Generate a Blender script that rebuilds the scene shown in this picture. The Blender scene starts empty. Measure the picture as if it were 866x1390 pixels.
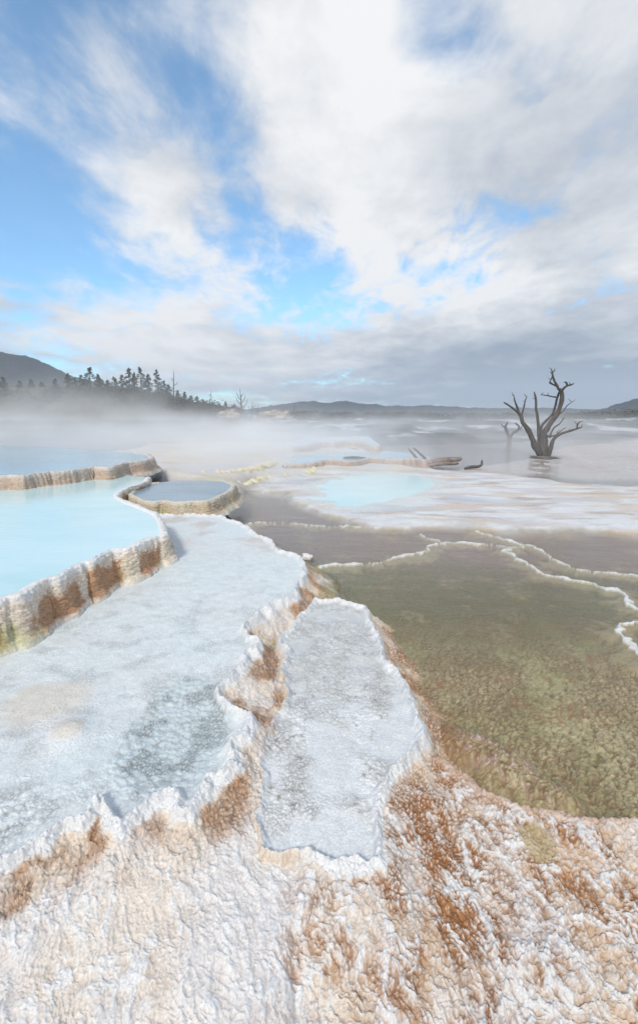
import bpy, bmesh, math, random
import numpy as np
from mathutils import Vector, Matrix

random.seed(7)
RNG = np.random.RandomState(11)
R = math.radians
SC = bpy.context.scene
COL = SC.collection

# ------------------------------------------------------------------ camera model (pixels of the 866x1390 photo)
F_PX, CX, CY, H = 600.0, 433.0, 650.0, 1.6
PITCH = math.atan((650 - 560) / F_PX)
CP, SP = math.cos(PITCH), math.sin(PITCH)

def ray(px, py):
    u = (px - CX) / F_PX
    v = (CY - py) / F_PX
    return np.array([u, CP + v * SP, -SP + v * CP])

def U(px, py, z=0.0):
    """plan point where the sight line meets height z (z may be a function of x, y)"""
    d = ray(px, py)
    zz = z if not callable(z) else 0.0
    for _ in range(12 if callable(z) else 1):
        t = (zz - H) / d[2]
        p = (d[0] * t, d[1] * t)
        if callable(z):
            zz = float(z(p[0], p[1]))
    return p

def at(px, py, Y):
    """point on the sight line at distance Y in front"""
    d = ray(px, py)
    t = Y / d[1]
    return Vector((d[0] * t, Y, H + d[2] * t))

def PL(pts, z):
    return np.array([U(a, b, z) for a, b in pts])

# ------------------------------------------------------------------ noise
_P = RNG.permutation(256).astype(np.int32)
_P = np.concatenate([_P, _P, _P])
_G = RNG.uniform(-1, 1, (256, 2)).astype(np.float32)
_G /= np.linalg.norm(_G, axis=1, keepdims=True)
_J = RNG.uniform(0, 1, (256, 3)).astype(np.float32)

def _h(ix, iy, s):
    return _P[_P[_P[ix & 255] + (iy & 255)] + (s & 255)]

def noise(x, y, s=0):
    x = np.asarray(x, np.float32); y = np.asarray(y, np.float32)
    fx = np.floor(x); fy = np.floor(y)
    ix = fx.astype(np.int32); iy = fy.astype(np.int32)
    dx = x - fx; dy = y - fy
    u = dx * dx * dx * (dx * (dx * 6 - 15) + 10); v = dy * dy * dy * (dy * (dy * 6 - 15) + 10)
    def g(i, j):
        gg = _G[_h(ix + i, iy + j, s)]
        return gg[..., 0] * (dx - i) + gg[..., 1] * (dy - j)
    a = g(0, 0); b = g(1, 0); c = g(0, 1); d = g(1, 1)
    return 1.5 * ((a + (b - a) * u) * (1 - v) + (c + (d - c) * u) * v)

def fbm(x, y, s=0, o=4, gain=0.5):
    r = 0; a = 1.0; t = 0
    for k in range(o):
        r = r + a * noise(x * 2 ** k + 17.3 * k, y * 2 ** k - 9.1 * k, s + k)
        t += a; a *= gain
    return r / t * 1.3

def worley(x, y, s=0, jit=0.9):
    x = np.asarray(x, np.float32); y = np.asarray(y, np.float32)
    ix = np.floor(x).astype(np.int32); iy = np.floor(y).astype(np.int32)
    f1 = np.full(x.shape, 9.0, np.float32); f2 = f1.copy(); idv = np.zeros(x.shape, np.float32)
    for i in (-1, 0, 1):
        for j in (-1, 0, 1):
            q = _J[_h(ix + i, iy + j, s)]
            d = (ix + i + 0.5 + jit * (q[..., 0] - 0.5) - x) ** 2 + (iy + j + 0.5 + jit * (q[..., 1] - 0.5) - y) ** 2
            near = d < f1
            f2 = np.where(near, f1, np.minimum(f2, d)); idv = np.where(near, q[..., 2], idv)
            f1 = np.where(near, d, f1)
    return np.sqrt(f1), np.sqrt(f2), idv

def ss(a, b, x):
    t = np.clip((x - a) / (b - a), 0, 1)
    return t * t * (3 - 2 * t)

def mix(a, b, m):
    return a + (b - a) * m

def mixc(c, col, m):
    col = np.asarray(col, np.float32)
    return c + (col - c) * np.clip(m, 0, 1)[:, None]

def sdf(x, y, poly):
    """signed distance in plan, negative inside"""
    poly = np.asarray(poly, np.float32)
    d = np.full(x.shape, 1e9, np.float32); ins = np.zeros(x.shape, bool)
    n = len(poly)
    for i in range(n):
        ax, ay = poly[i]; bx, by = poly[(i + 1) % n]
        ex, ey = bx - ax, by - ay
        wx, wy = x - ax, y - ay
        t = np.clip((wx * ex + wy * ey) / (ex * ex + ey * ey + 1e-12), 0, 1)
        d = np.minimum(d, (wx - ex * t) ** 2 + (wy - ey * t) ** 2)
        if abs(ey) > 1e-9:
            cr = ((ay > y) != (by > y)) & (x < ex * (y - ay) / ey + ax)
            ins ^= cr
    d = np.sqrt(d)
    return np.where(ins, -d, d)

def smooth_line(pts, ds, closed=False):
    """Catmull-Rom through pts, resampled about every ds"""
    P = [np.array(p, float) for p in pts]
    n = len(P); out = []
    for i in range(n if closed else n - 1):
        if closed:
            p0, p1, p2, p3 = P[i - 1], P[i], P[(i + 1) % n], P[(i + 2) % n]
        else:
            p1, p2 = P[i], P[i + 1]
            p0 = P[i - 1] if i else 2 * p1 - p2
            p3 = P[i + 2] if i + 2 < n else 2 * p2 - p1
        k = max(2, int(np.linalg.norm(p2 - p1) / ds))
        for t in np.linspace(0, 1, k, endpoint=False):
            out.append(0.5 * (2 * p1 + (p2 - p0) * t + (2 * p0 - 5 * p1 + 4 * p2 - p3) * t * t + (3 * p1 - p0 - 3 * p2 + p3) * t ** 3))
    if not closed:
        out.append(P[-1])
    return np.array(out)

# ------------------------------------------------------------------ object helpers
def link(o, parent=None):
    COL.objects.link(o)
    if parent is not None:
        o.parent = parent
    return o

def tag(o, label=None, cat=None, group=None, kind=None):
    if label: o['label'] = label
    if cat: o['category'] = cat
    if group: o['group'] = group
    if kind: o['kind'] = kind
    return o

def empty(name, loc=(0, 0, 0)):
    o = bpy.data.objects.new(name, None)
    o.location = loc
    o.empty_display_size = 0.2
    return link(o)

def mesh_obj(name, verts, faces, mat, parent=None, cols=None, attrs=None, smooth=True, origin=None):
    verts = np.asarray(verts, np.float32)
    if origin is not None:
        verts = verts - np.asarray(origin, np.float32)
    me = bpy.data.meshes.new(name)
    if isinstance(faces, np.ndarray):
        k = faces.shape[1]; nf = len(faces)
        me.vertices.add(len(verts)); me.vertices.foreach_set('co', verts.ravel())
        me.loops.add(nf * k); me.loops.foreach_set('vertex_index', faces.astype(np.int32).ravel())
        me.polygons.add(nf)
        me.polygons.foreach_set('loop_start', np.arange(0, nf * k, k, dtype=np.int32))
        try:
            me.polygons.foreach_set('loop_total', np.full(nf, k, np.int32))
        except Exception:
            pass
        me.update(calc_edges=True)
    else:
        me.from_pydata([tuple(v) for v in verts], [], faces)
        me.update()
    me.polygons.foreach_set('use_smooth', np.full(len(me.polygons), smooth, bool))
    if cols is not None:
        a = me.color_attributes.new('Col', 'FLOAT_COLOR', 'POINT')
        a.data.foreach_set('color', np.concatenate([cols, np.ones((len(cols), 1))], 1).astype(np.float32).ravel())
    for k_, v_ in (attrs or {}).items():
        a = me.attributes.new(k_, 'FLOAT', 'POINT')
        a.data.foreach_set('value', np.asarray(v_, np.float32))
    me.materials.append(mat)
    o = bpy.data.objects.new(name, me)
    if origin is not None and parent is None:
        o.location = origin
    return link(o, parent)

def grid_faces(nr, nc, wrap=False):
    r = np.arange(nr - 1)[:, None]; c = np.arange(nc if wrap else nc - 1)[None, :]
    c2 = (c + 1) % nc
    a = r * nc + c; b = r * nc + c2; d = (r + 1) * nc + c2; e = (r + 1) * nc + c
    return np.stack([a, b, d, e], -1).reshape(-1, 4)

# ------------------------------------------------------------------ materials
def new_mat(name):
    m = bpy.data.materials.new(name); m.use_nodes = True
    nt = m.node_tree; nt.nodes.clear()
    out = nt.nodes.new('ShaderNodeOutputMaterial')
    return m, nt, out

def N(nt, typ, **kw):
    n = nt.nodes.new(typ)
    for k, v in kw.items():
        if k.startswith('i_'):
            n.inputs[k[2:].replace('_', ' ')].default_value = v
        else:
            setattr(n, k, v)
    return n

def crust_mat(name, scale=60.0, bump=0.25, dist=0.01, var=0.25):
    """travertine crust: vertex colour masks for mineral stains, with finer grain in nodes"""
    m, nt, out = new_mat(name); L = nt.links.new
    b = N(nt, 'ShaderNodeBsdfPrincipled')
    col = N(nt, 'ShaderNodeAttribute', attribute_name='Col')
    wet = N(nt, 'ShaderNodeAttribute', attribute_name='wet')
    tc = N(nt, 'ShaderNodeTexCoord')
    n1 = N(nt, 'ShaderNodeTexNoise', i_Scale=scale, i_Detail=6.0, i_Roughness=0.65)
    n2 = N(nt, 'ShaderNodeTexNoise', i_Scale=scale * 0.12, i_Detail=4.0, i_Roughness=0.6)
    v = N(nt, 'ShaderNodeTexVoronoi', i_Scale=scale * 1.1)
    for n in (n1, n2, v):
        L(tc.outputs['Object'], n.inputs['Vector'])
    mr = N(nt, 'ShaderNodeMapRange', i_From_Min=0.3, i_From_Max=0.7, i_To_Min=1 - var, i_To_Max=1 + var * 0.55)
    L(n1.outputs[0], mr.inputs['Value'])
    mr2 = N(nt, 'ShaderNodeMapRange', i_From_Min=0.3, i_From_Max=0.7, i_To_Min=0.93, i_To_Max=1.05)
    L(n2.outputs[0], mr2.inputs['Value'])
    mu = N(nt, 'ShaderNodeMath', operation='MULTIPLY'); L(mr.outputs[0], mu.inputs[0]); L(mr2.outputs[0], mu.inputs[1])
    vm = N(nt, 'ShaderNodeVectorMath', operation='SCALE'); L(col.outputs['Color'], vm.inputs[0]); L(mu.outputs[0], vm.inputs['Scale'])
    L(vm.outputs[0], b.inputs['Base Color'])
    rr = N(nt, 'ShaderNodeMapRange', i_To_Min=0.85, i_To_Max=0.28); L(wet.outputs['Fac'], rr.inputs['Value'])
    L(rr.outputs[0], b.inputs['Roughness'])
    ad = N(nt, 'ShaderNodeMath', operation='MULTIPLY_ADD'); L(v.outputs['Distance'], ad.inputs[0]); ad.inputs[1].default_value = 0.35; L(n1.outputs[0], ad.inputs[2])
    bp = N(nt, 'ShaderNodeBump', i_Strength=bump, i_Distance=dist); L(ad.outputs[0], bp.inputs['Height'])
    L(bp.outputs[0], b.inputs['Normal'])
    L(b.outputs[0], out.inputs['Surface'])
    return m

def milky_water(name, c1, c2, scale=1.2, rough=0.07, ripple=0.14):
    m, nt, out = new_mat(name); L = nt.links.new
    b = N(nt, 'ShaderNodeBsdfPrincipled', i_Roughness=rough, i_IOR=1.33)
    tc = N(nt, 'ShaderNodeTexCoord')
    mp = N(nt, 'ShaderNodeMapping'); mp.inputs['Scale'].default_value = (0.5, 1.3, 1)
    L(tc.outputs['Object'], mp.inputs[0])
    n = N(nt, 'ShaderNodeTexNoise', i_Scale=scale, i_Detail=5.0, i_Roughness=0.6); L(mp.outputs[0], n.inputs['Vector'])
    r = N(nt, 'ShaderNodeMapRange', i_From_Min=0.35, i_From_Max=0.65); L(n.outputs[0], r.inputs['Value'])
    mx = N(nt, 'ShaderNodeMix', data_type='RGBA'); mx.inputs['A'].default_value = (*c1, 1) ; mx.inputs[6].default_value = (*c1, 1); mx.inputs[7].default_value = (*c2, 1)
    L(r.outputs[0], mx.inputs[0]); L(mx.outputs[2], b.inputs['Base Color'])
    n2 = N(nt, 'ShaderNodeTexNoise', i_Scale=14.0, i_Detail=3.0); L(mp.outputs[0], n2.inputs['Vector'])
    bp = N(nt, 'ShaderNodeBump', i_Strength=ripple, i_Distance=0.02); L(n2.outputs[0], bp.inputs['Height']); L(bp.outputs[0], b.inputs['Normal'])
    L(b.outputs[0], out.inputs['Surface'])
    return m

def clear_water(name):
    m, nt, out = new_mat(name); L = nt.links.new
    tc = N(nt, 'ShaderNodeTexCoord')
    mp = N(nt, 'ShaderNodeMapping'); mp.inputs['Scale'].default_value = (0.7, 1.6, 1)
    mp.inputs['Rotation'].default_value = (0, 0, R(8))
    L(tc.outputs['Object'], mp.inputs[0])
    n2 = N(nt, 'ShaderNodeTexNoise', i_Scale=34.0, i_Detail=4.0, i_Roughness=0.6); L(mp.outputs[0], n2.inputs['Vector'])
    n3 = N(nt, 'ShaderNodeTexNoise', i_Scale=3.0, i_Detail=3.0); L(mp.outputs[0], n3.inputs['Vector'])
    ad = N(nt, 'ShaderNodeMath', operation='MULTIPLY_ADD'); L(n3.outputs[0], ad.inputs[0]); ad.inputs[1].default_value = 2.0; L(n2.outputs[0], ad.inputs[2])
    bp = N(nt, 'ShaderNodeBump', i_Strength=0.28, i_Distance=0.02); L(ad.outputs[0], bp.inputs['Height'])
    ge = N(nt, 'ShaderNodeNewGeometry')
    dt = N(nt, 'ShaderNodeVectorMath', operation='DOT_PRODUCT'); L(bp.outputs[0], dt.inputs[0]); L(ge.outputs['Incoming'], dt.inputs[1])
    ab = N(nt, 'ShaderNodeMath', operation='ABSOLUTE'); L(dt.outputs['Value'], ab.inputs[0])
    om = N(nt, 'ShaderNodeMath', operation='SUBTRACT', use_clamp=True); om.inputs[0].default_value = 1.0; L(ab.outputs[0], om.inputs[1])
    pw = N(nt, 'ShaderNodeMath', operation='POWER'); L(om.outputs[0], pw.inputs[0]); pw.inputs[1].default_value = 5.0
    fr = N(nt, 'ShaderNodeMath', operation='MULTIPLY_ADD'); L(pw.outputs[0], fr.inputs[0]); fr.inputs[1].default_value = 0.97; fr.inputs[2].default_value = 0.02
    tr = N(nt, 'ShaderNodeBsdfTransparent'); tr.inputs[0].default_value = (0.98, 0.96, 0.90, 1)
    gl = N(nt, 'ShaderNodeBsdfGlossy', i_Roughness=0.05); gl.inputs[0].default_value = (1, 1, 1, 1)
    L(bp.outputs[0], gl.inputs['Normal'])
    mx = N(nt, 'ShaderNodeMixShader'); L(fr.outputs[0], mx.inputs[0]); L(tr.outputs[0], mx.inputs[1]); L(gl.outputs[0], mx.inputs[2])
    L(mx.outputs[0], out.inputs['Surface'])
    return m

def noisy_mat(name, c1, c2, scale=8.0, rough=0.9, bump=0.3, dist=0.02, detail=6.0, stretch=(1, 1, 1), lo=0.35, hi=0.65):
    m, nt, out = new_mat(name); L = nt.links.new
    b = N(nt, 'ShaderNodeBsdfPrincipled', i_Roughness=rough)
    tc = N(nt, 'ShaderNodeTexCoord')
    mp = N(nt, 'ShaderNodeMapping'); mp.inputs['Scale'].default_value = stretch
    L(tc.outputs['Object'], mp.inputs[0])
    n = N(nt, 'ShaderNodeTexNoise', i_Scale=scale, i_Detail=detail, i_Roughness=0.62); L(mp.outputs[0], n.inputs['Vector'])
    r = N(nt, 'ShaderNodeMapRange', i_From_Min=lo, i_From_Max=hi); L(n.outputs[0], r.inputs['Value'])
    mx = N(nt, 'ShaderNodeMix', data_type='RGBA'); mx.inputs[6].default_value = (*c1, 1); mx.inputs[7].default_value = (*c2, 1)
    L(r.outputs[0], mx.inputs[0]); L(mx.outputs[2], b.inputs['Base Color'])
    bp = N(nt, 'ShaderNodeBump', i_Strength=bump, i_Distance=dist); L(n.outputs[0], bp.inputs['Height']); L(bp.outputs[0], b.inputs['Normal'])
    L(b.outputs[0], out.inputs['Surface'])
    return m

M_crust = crust_mat('travertine_crust', 120, 0.28, 0.006, 0.26)
M_wall = crust_mat('travertine_wall', 55, 0.5, 0.012, 0.28)
M_far = crust_mat('far_flat_crust', 2.2, 0.5, 0.12, 0.3)
M_turq = milky_water('turquoise_water', (0.50, 0.71, 0.73), (0.62, 0.78, 0.79))
M_turq2 = milky_water('pale_turquoise_water', (0.50, 0.70, 0.72), (0.64, 0.77, 0.77), 0.5)
M_grey = milky_water('grey_blue_water', (0.16, 0.25, 0.33), (0.24, 0.34, 0.41), 1.5)
M_up = milky_water('upper_pool_water', (0.30, 0.45, 0.55), (0.38, 0.52, 0.60), 0.8)
M_clear = clear_water('clear_water')
M_wood = noisy_mat('weathered_dead_wood', (0.035, 0.030, 0.027), (0.13, 0.115, 0.10), 9, 0.9, 0.6, 0.03, stretch=(2.5, 2.5, 0.5))
M_log = noisy_mat('rotting_log_wood', (0.13, 0.10, 0.085), (0.30, 0.25, 0.21), 7, 0.9, 0.6, 0.03)
M_needle = noisy_mat('conifer_needles', (0.035, 0.052, 0.036), (0.10, 0.12, 0.065), 2.0, 0.9, 0.0)
M_scrub = noisy_mat('scrub_leaves', (0.03, 0.036, 0.02), (0.10, 0.095, 0.05), 1.5, 0.9, 0.0)
M_bark = noisy_mat('conifer_bark', (0.05, 0.04, 0.032), (0.13, 0.10, 0.08), 6, 0.9, 0.3)
M_rock = noisy_mat('tan_rock', (0.16, 0.13, 0.10), (0.50, 0.42, 0.33), 0.8, 0.9, 0.6, 0.3, lo=0.38, hi=0.6)
M_hill = noisy_mat('forested_hill', (0.014, 0.021, 0.027), (0.036, 0.045, 0.050), 0.05, 0.95, 0.8, 4.0)
M_hill2 = noisy_mat('forest_slope_ground', (0.03, 0.034, 0.026), (0.13, 0.12, 0.085), 0.16, 0.95, 0.8, 1.5)

# ------------------------------------------------------------------ levels and outlines
Z_A, Z_B, Z_C, Z_G, Z_K = 0.33, 0.55, 0.25, 0.02, 0.18
WATER = -0.24
def zE(x, y):
    return np.interp(y, [0, 1.2, 2.9, 4.3, 6.5, 9, 14], [-0.09, -0.06, 0.0, 0.05, 0.09, 0.2, 0.2])
def zF(x, y):
    return np.interp(y, [0.8, 1.4, 2.0, 2.8, 4], [-0.20, -0.150, -0.105, -0.08, -0.08])

A_crest = PL([(-300, 920), (-120, 858), (-50, 834), (0, 815), (28, 806), (60, 789), (84, 783), (112, 767), (128, 763), (150, 750), (176, 745), (196, 734),
              (214, 729), (225, 724), (220, 706), (211, 697), (192, 689), (172, 681), (160, 671), (175, 662), (196, 655), (203, 648)], Z_A)
B_crest = PL([(-330, 656), (-150, 652), (0, 647), (35, 646), (62, 642), (100, 639), (125, 635), (146, 635), (170, 629), (188, 627), (201, 624), (206, 621), (196, 616), (160, 612)], Z_B)
C_crest = PL([(214, 655), (203, 657), (190, 662), (176, 670), (186, 678), (205, 682), (222, 681), (240, 683), (263, 681), (282, 680), (298, 674), (312, 667), (318, 659), (309, 654)], Z_C)
G_crest = PL([(385, 632), (420, 629), (445, 625), (480, 626), (505, 622), (540, 624), (566, 622), (577, 625), (580, 620), (560, 615)], Z_G)
K_crest = PL([(398, 606), (420, 604), (432, 600), (452, 600), (470, 598), (492, 600), (508, 606), (515, 604)], Z_K)

E_px = [(200, 700), (250, 698), (300, 700), (330, 712), (346, 724), (362, 733), (380, 745), (398, 754), (412, 764), (413, 780), (402, 796), (394, 812), (370, 824),
        (348, 838), (333, 848), (339, 862), (346, 880), (332, 898), (316, 915), (304, 932), (305, 945), (322, 955), (338, 966), (345, 984), (334, 996), (318, 1004),
        (309, 1022), (313, 1040), (300, 1056), (286, 1068), (274, 1088), (258, 1102), (246, 1106), (238, 1092), (226, 1082), (215, 1076), (200, 1086), (182, 1098),
        (163, 1114), (150, 1100), (140, 1082), (128, 1098), (110, 1112), (84, 1124), (52, 1140), (26, 1158), (-30, 1168), (-160, 1180), (-480, 1190), (-480, 880), (0, 840), (200, 760)]
E_poly = PL(E_px, zE)
F_px = [(432, 816), (452, 815), (474, 819), (500, 826), (506, 846), (512, 860), (522, 876), (530, 900), (541, 922), (556, 944), (566, 968), (572, 992), (574, 1008),
        (562, 1024), (548, 1044), (528, 1058), (516, 1076), (513, 1100), (521, 1128), (526, 1152), (524, 1176), (502, 1192), (470, 1184), (440, 1176), (400, 1160),
        (352, 1150), (340, 1100), (352, 1050), (366, 1000), (384, 950), (388, 900), (386, 862), (404, 836)]
F_poly = PL(F_px, zF)
AP_px = [(560, 1000), (590, 1030), (622, 1046), (660, 1066), (700, 1084), (750, 1098), (800, 1108), (870, 1116), (1000, 1130), (1400, 1170)]
AP_line = PL(AP_px, -0.2)
AP_poly = np.concatenate([AP_line, [[6, 1.2], [6, -3], [-6, -3], [-6, 1.6], U(-200, 1130, -0.1), U(100, 1080, -0.1), U(350, 1000, -0.1)]])
FL_poly = PL([(425, 694), (452, 704), (480, 712), (520, 717), (560, 718), (600, 716), (650, 722), (700, 722), (760, 724), (820, 721), (866, 724), (1050, 722), (1400, 722), (1400, 668),
              (1000, 662), (866, 656), (790, 655), (740, 648), (690, 642), (640, 637), (600, 636), (540, 631), (400, 632), (385, 640), (345, 650), (328, 664), (380, 668)], -0.19)
MID_POOL = PL([(428, 668), (432, 656), (470, 644), (520, 641), (560, 643), (590, 650), (595, 658), (578, 668), (560, 676), (530, 683), (490, 688), (455, 686), (436, 680)], -0.2)
P_poly = PL([(150, 618), (190, 606), (260, 600), (330, 596), (420, 596), (520, 606), (560, 616), (575, 628), (430, 632), (370, 640), (335, 652), (318, 658), (250, 655), (206, 652)], 0.05)
ROCK_poly = np.array([U(380, 605, 0.0), U(450, 601, 0.0), U(530, 604, 0.0), U(600, 606, 0.0), U(660, 601, 0.0), U(740, 596, 0.0), U(866, 594, 0.0), U(1100, 594, 0.0), (90, 60), (120, 110), (8, 118), (-14, 100), (-8, 52)])
PINK_poly = PL([(590, 640), (640, 630), (700, 622), (760, 604), (866, 596), (1200, 596), (1200, 650), (866, 648), (800, 648), (720, 644), (640, 642)], -0.2)

THIN = [  # white rims standing just out of the shallow pools (pixel lines at pond level), with half width in metres
    ([(424, 772), (445, 767), (470, 764), (498, 765), (520, 759), (540, 757), (560, 750), (578, 745), (590, 740), (604, 736), (618, 735), (643, 737), (666, 738), (688, 742), (694, 750), (703, 757),
      (712, 765), (723, 770), (738, 778), (753, 782), (772, 786), (793, 790), (812, 798), (828, 800), (840, 806), (848, 812), (868, 826), (900, 838), (960, 858), (1040, 864), (1130, 882), (1230, 884)], 0.026),
    ([(300, 716), (321, 713), (345, 710), (369, 707), (392, 709), (414, 713), (445, 714), (473, 714), (508, 717), (540, 718), (563, 720), (578, 724), (587, 732), (604, 736)], 0.015),
    ([(688, 742), (708, 739), (723, 742), (732, 750), (743, 755), (757, 763), (783, 770), (820, 776), (866, 780), (940, 784), (1020, 794), (1120, 796), (1240, 806)], 0.02),
    ([(890, 838), (866, 842), (850, 845), (843, 852), (846, 860), (852, 868), (860, 880), (866, 893), (880, 905), (930, 918), (985, 914), (1050, 934), (1130, 940)], 0.022),
    ([(640, 720), (665, 726), (690, 733), (706, 740)], 0.02),
]
YEL = [([(318, 660), (335, 657), (352, 650), (372, 648), (398, 645), (420, 640), (432, 636)], 0.05),
       ([(250, 646), (300, 642), (340, 636), (360, 630), (368, 627)], 0.06)]

# ------------------------------------------------------------------ ground heights and mineral colours
WHITE = (0.78, 0.79, 0.80); BLUEW = (0.62, 0.73, 0.78); CREAM = (0.78, 0.68, 0.57); TAN = (0.60, 0.42, 0.27)
ORANGE = (0.54, 0.26, 0.095); RUST = (0.34, 0.14, 0.05); OLIVE = (0.215, 0.185, 0.08); OCHRE = (0.37, 0.285, 0.13)
TUFT = (0.56, 0.51, 0.34); GREEN = (0.27, 0.30, 0.12); BROWN = (0.235, 0.165, 0.15); DARK = (0.040, 0.043, 0.050)
LILAC = (0.67, 0.63, 0.65)

def terr(h, step):
    k = np.floor(h / step); f = h / step - k
    return step * (k + ss(0.55, 1.0, f)) + 0.16 * step * np.exp(-(f / 0.14) ** 2) + 0.10 * step * np.exp(-((1 - f) / 0.1) ** 2), f

def pdist(x, y, pts):
    """distance to an open line in plan"""
    d = np.full(x.shape, 1e9, np.float32)
    for (ax, ay), (bx, by) in zip(pts[:-1], pts[1:]):
        ex, ey = bx - ax, by - ay
        t = np.clip(((x - ax) * ex + (y - ay) * ey) / (ex * ex + ey * ey + 1e-12), 0, 1)
        d = np.minimum(d, (x - ax - ex * t) ** 2 + (y - ay - ey * t) ** 2)
    return np.sqrt(d)

THIN_P = [smooth_line(PL(p_, WATER), 0.15) for p_, _ in THIN]

def ground(x, y, res):
    """res: spacing of the samples in metres, finer detail than that is left out"""
    x = x.astype(np.float32); y = y.astype(np.float32)
    n = len(x)
    def vis(size):                      # how well a feature of this size is resolved
        return ss(0.7, 2.5, size / res)
    wx = x + 0.028 * noise(x * 9, y * 9, 1) + 0.007 * noise(x * 30, y * 30, 2) * vis(0.03) + 0.05 * noise(x * 3, y * 3, 7)
    wy = y + 0.028 * noise(x * 9, y * 9, 3) + 0.007 * noise(x * 30, y * 30, 4) * vis(0.03) + 0.05 * noise(x * 3, y * 3, 8)
    big = fbm(x * 0.35, y * 0.35, 20, 4); med = fbm(x * 2.2, y * 2.2, 24, 4); fin = fbm(x * 14, y * 14, 28, 3)
    # streaky lumps of the algae bed, drawn out along the current
    a = R(-35); sx = x * math.cos(a) - y * math.sin(a); sy = x * math.sin(a) + y * math.cos(a)
    w1, w2, wid = worley(sx * 17 + 1.6 * med + 1.1 * fin, sy * 34 + 1.5 * fin, 40)
    lump = np.clip(1 - w1 * 1.15, 0, 1)
    v1, v2, vid = worley(sx * 40 + 1.2 * fin + med, sy * 70 + 1.6 * fin, 44)
    bgap = np.clip(0.8 * ss(0.45, 0.05, w2 - w1) * vis(0.04) + 0.5 * ss(0.4, 0.05, v2 - v1) * vis(0.02), 0, 1)
    lump2 = np.clip(1 - v1 * 1.2, 0, 1)
    # --- the bed below the water
    near = ss(9, 4, y)
    z = WATER - 0.075 + 0.02 * big + near * (0.022 * med + 0.016 * lump * vis(0.07) + 0.008 * lump2 * vis(0.03))
    far = ss(16, 30, y)
    z = z + far * (0.07 * fbm(x * 0.07, y * 0.16, 50, 5) + 0.035 * fbm(x * 0.6, y * 0.9, 55, 3))
    c = np.tile(np.array(OLIVE, np.float32), (n, 1))
    c = mixc(c, OCHRE, ss(-0.1, 0.6, med + 0.4 * big))
    c = mixc(c, GREEN, 0.6 * ss(0.0, 0.7, fbm(x * 1.1, y * 1.1, 60, 3) + 0.1))
    tf = 0.45 + 0.55 * ss(-0.35, 0.25, fbm(x * 2.6, y * 2.6, 62, 4) + 0.5 * (wid - 0.5))
    c = mixc(c, TUFT, 0.85 * tf * ss(0.20, 0.6, lump * 0.8 + 0.3 * lump2) * near * ss(4.3, 2.2, y))
    strk = fbm(sx * 22, sy * 60, 47, 4)
    c = mixc(c, (0.68, 0.62, 0.42), 0.65 * tf * near * ss(0.15, 0.6, strk) * ss(4.3, 2.2, y))
    c = mixc(c, (0.17, 0.115, 0.055), 0.75 * near * ss(0.05, -0.4, strk + 0.3 * lump) * ss(-0.6, 0.2, med + 0.3))
    c = mixc(c, (0.20, 0.115, 0.06), 0.75 * near * bgap * ss(-0.6, 0.2, med + 0.6 * fin))
    c = mixc(c, (0.34, 0.20, 0.11), 0.75 * near * ss(0.0, 0.45, fbm(x * 3.3, y * 3.3, 63, 4) - 0.1) * ss(0.65, 0.25, lump))
    # mossy bank just behind the near lip, with a deeper gap before it
    MB = PL([(575, 985), (610, 978), (650, 992), (690, 1016), (730, 1045), (775, 1080), (740, 1082), (700, 1064), (655, 1030), (610, 1010)], -0.23)
    dM = sdf(x + 0.04 * noise(x * 7, y * 7, 33), y + 0.04 * noise(x * 7, y * 7, 34), MB)
    mb = ss(0.16, -0.06, dM)
    z = z + 0.080 * mb - 0.02 * ss(0.25, 0.1, dM) * (1 - mb)
    c = mixc(c, (0.52, 0.46, 0.26), 0.75 * mb * ss(0.1, 0.5, lump + 0.3 * fin))
    c = mixc(c, (0.62, 0.50, 0.45), 0.85 * mb * ss(0.0, 0.4, fin + 0.3 * med + 0.6 * ss(0.75, 0.55, x)))
    c = mixc(c, (0.26, 0.14, 0.08), 0.8 * mb * bgap)
    c = mixc(c, (0.115, 0.112, 0.050), 0.6 * ss(2.9, 4.2, y + 0.3 * med))
    c = mixc(c, BROWN, ss(4.9, 6.0, y + 0.5 * med + 0.15 * x) * 0.85)
    c = mixc(c, (0.25, 0.24, 0.25), 0.85 * ss(8, 12, y))
    c = mixc(c, TUFT, 0.25 * ss(0.2, 0.8, med + fin * 0.6) * ss(3, 4, y))
    c = mixc(c, (0.20, 0.19, 0.185), far * 0.8)
    c = mixc(c, (0.5, 0.5, 0.5), far * ss(-0.02, 0.03, z - WATER) * ss(0.0, 0.5, fin + big))
    wet = np.full(n, 0.3, np.float32)
    # --- thin white rims, with shallow banks on either side
    rid = np.zeros(n, np.int8)
    sel = np.where((y > 2.0) & (y < 9.5))[0]
    if len(sel):
        X_, Y_ = x[sel], y[sel]
        rx_ = X_ + 0.09 * noise(X_ * 1.9, Y_ * 1.9, 201) + 0.055 * noise(X_ * 6, Y_ * 6, 202) + 0.026 * noise(X_ * 16, Y_ * 16, 203)
        ry_ = Y_ + 0.09 * noise(X_ * 1.9, Y_ * 1.9, 204) + 0.055 * noise(X_ * 6, Y_ * 6, 205) + 0.026 * noise(X_ * 16, Y_ * 16, 206)
        wv = np.clip(0.85 + 1.0 * noise(X_ * 2.3, Y_ * 2.3, 207) + 0.8 * noise(X_ * 8, Y_ * 8, 208), 0.12, 3)
        zs, cs = z[sel].copy(), c[sel].copy()
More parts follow.
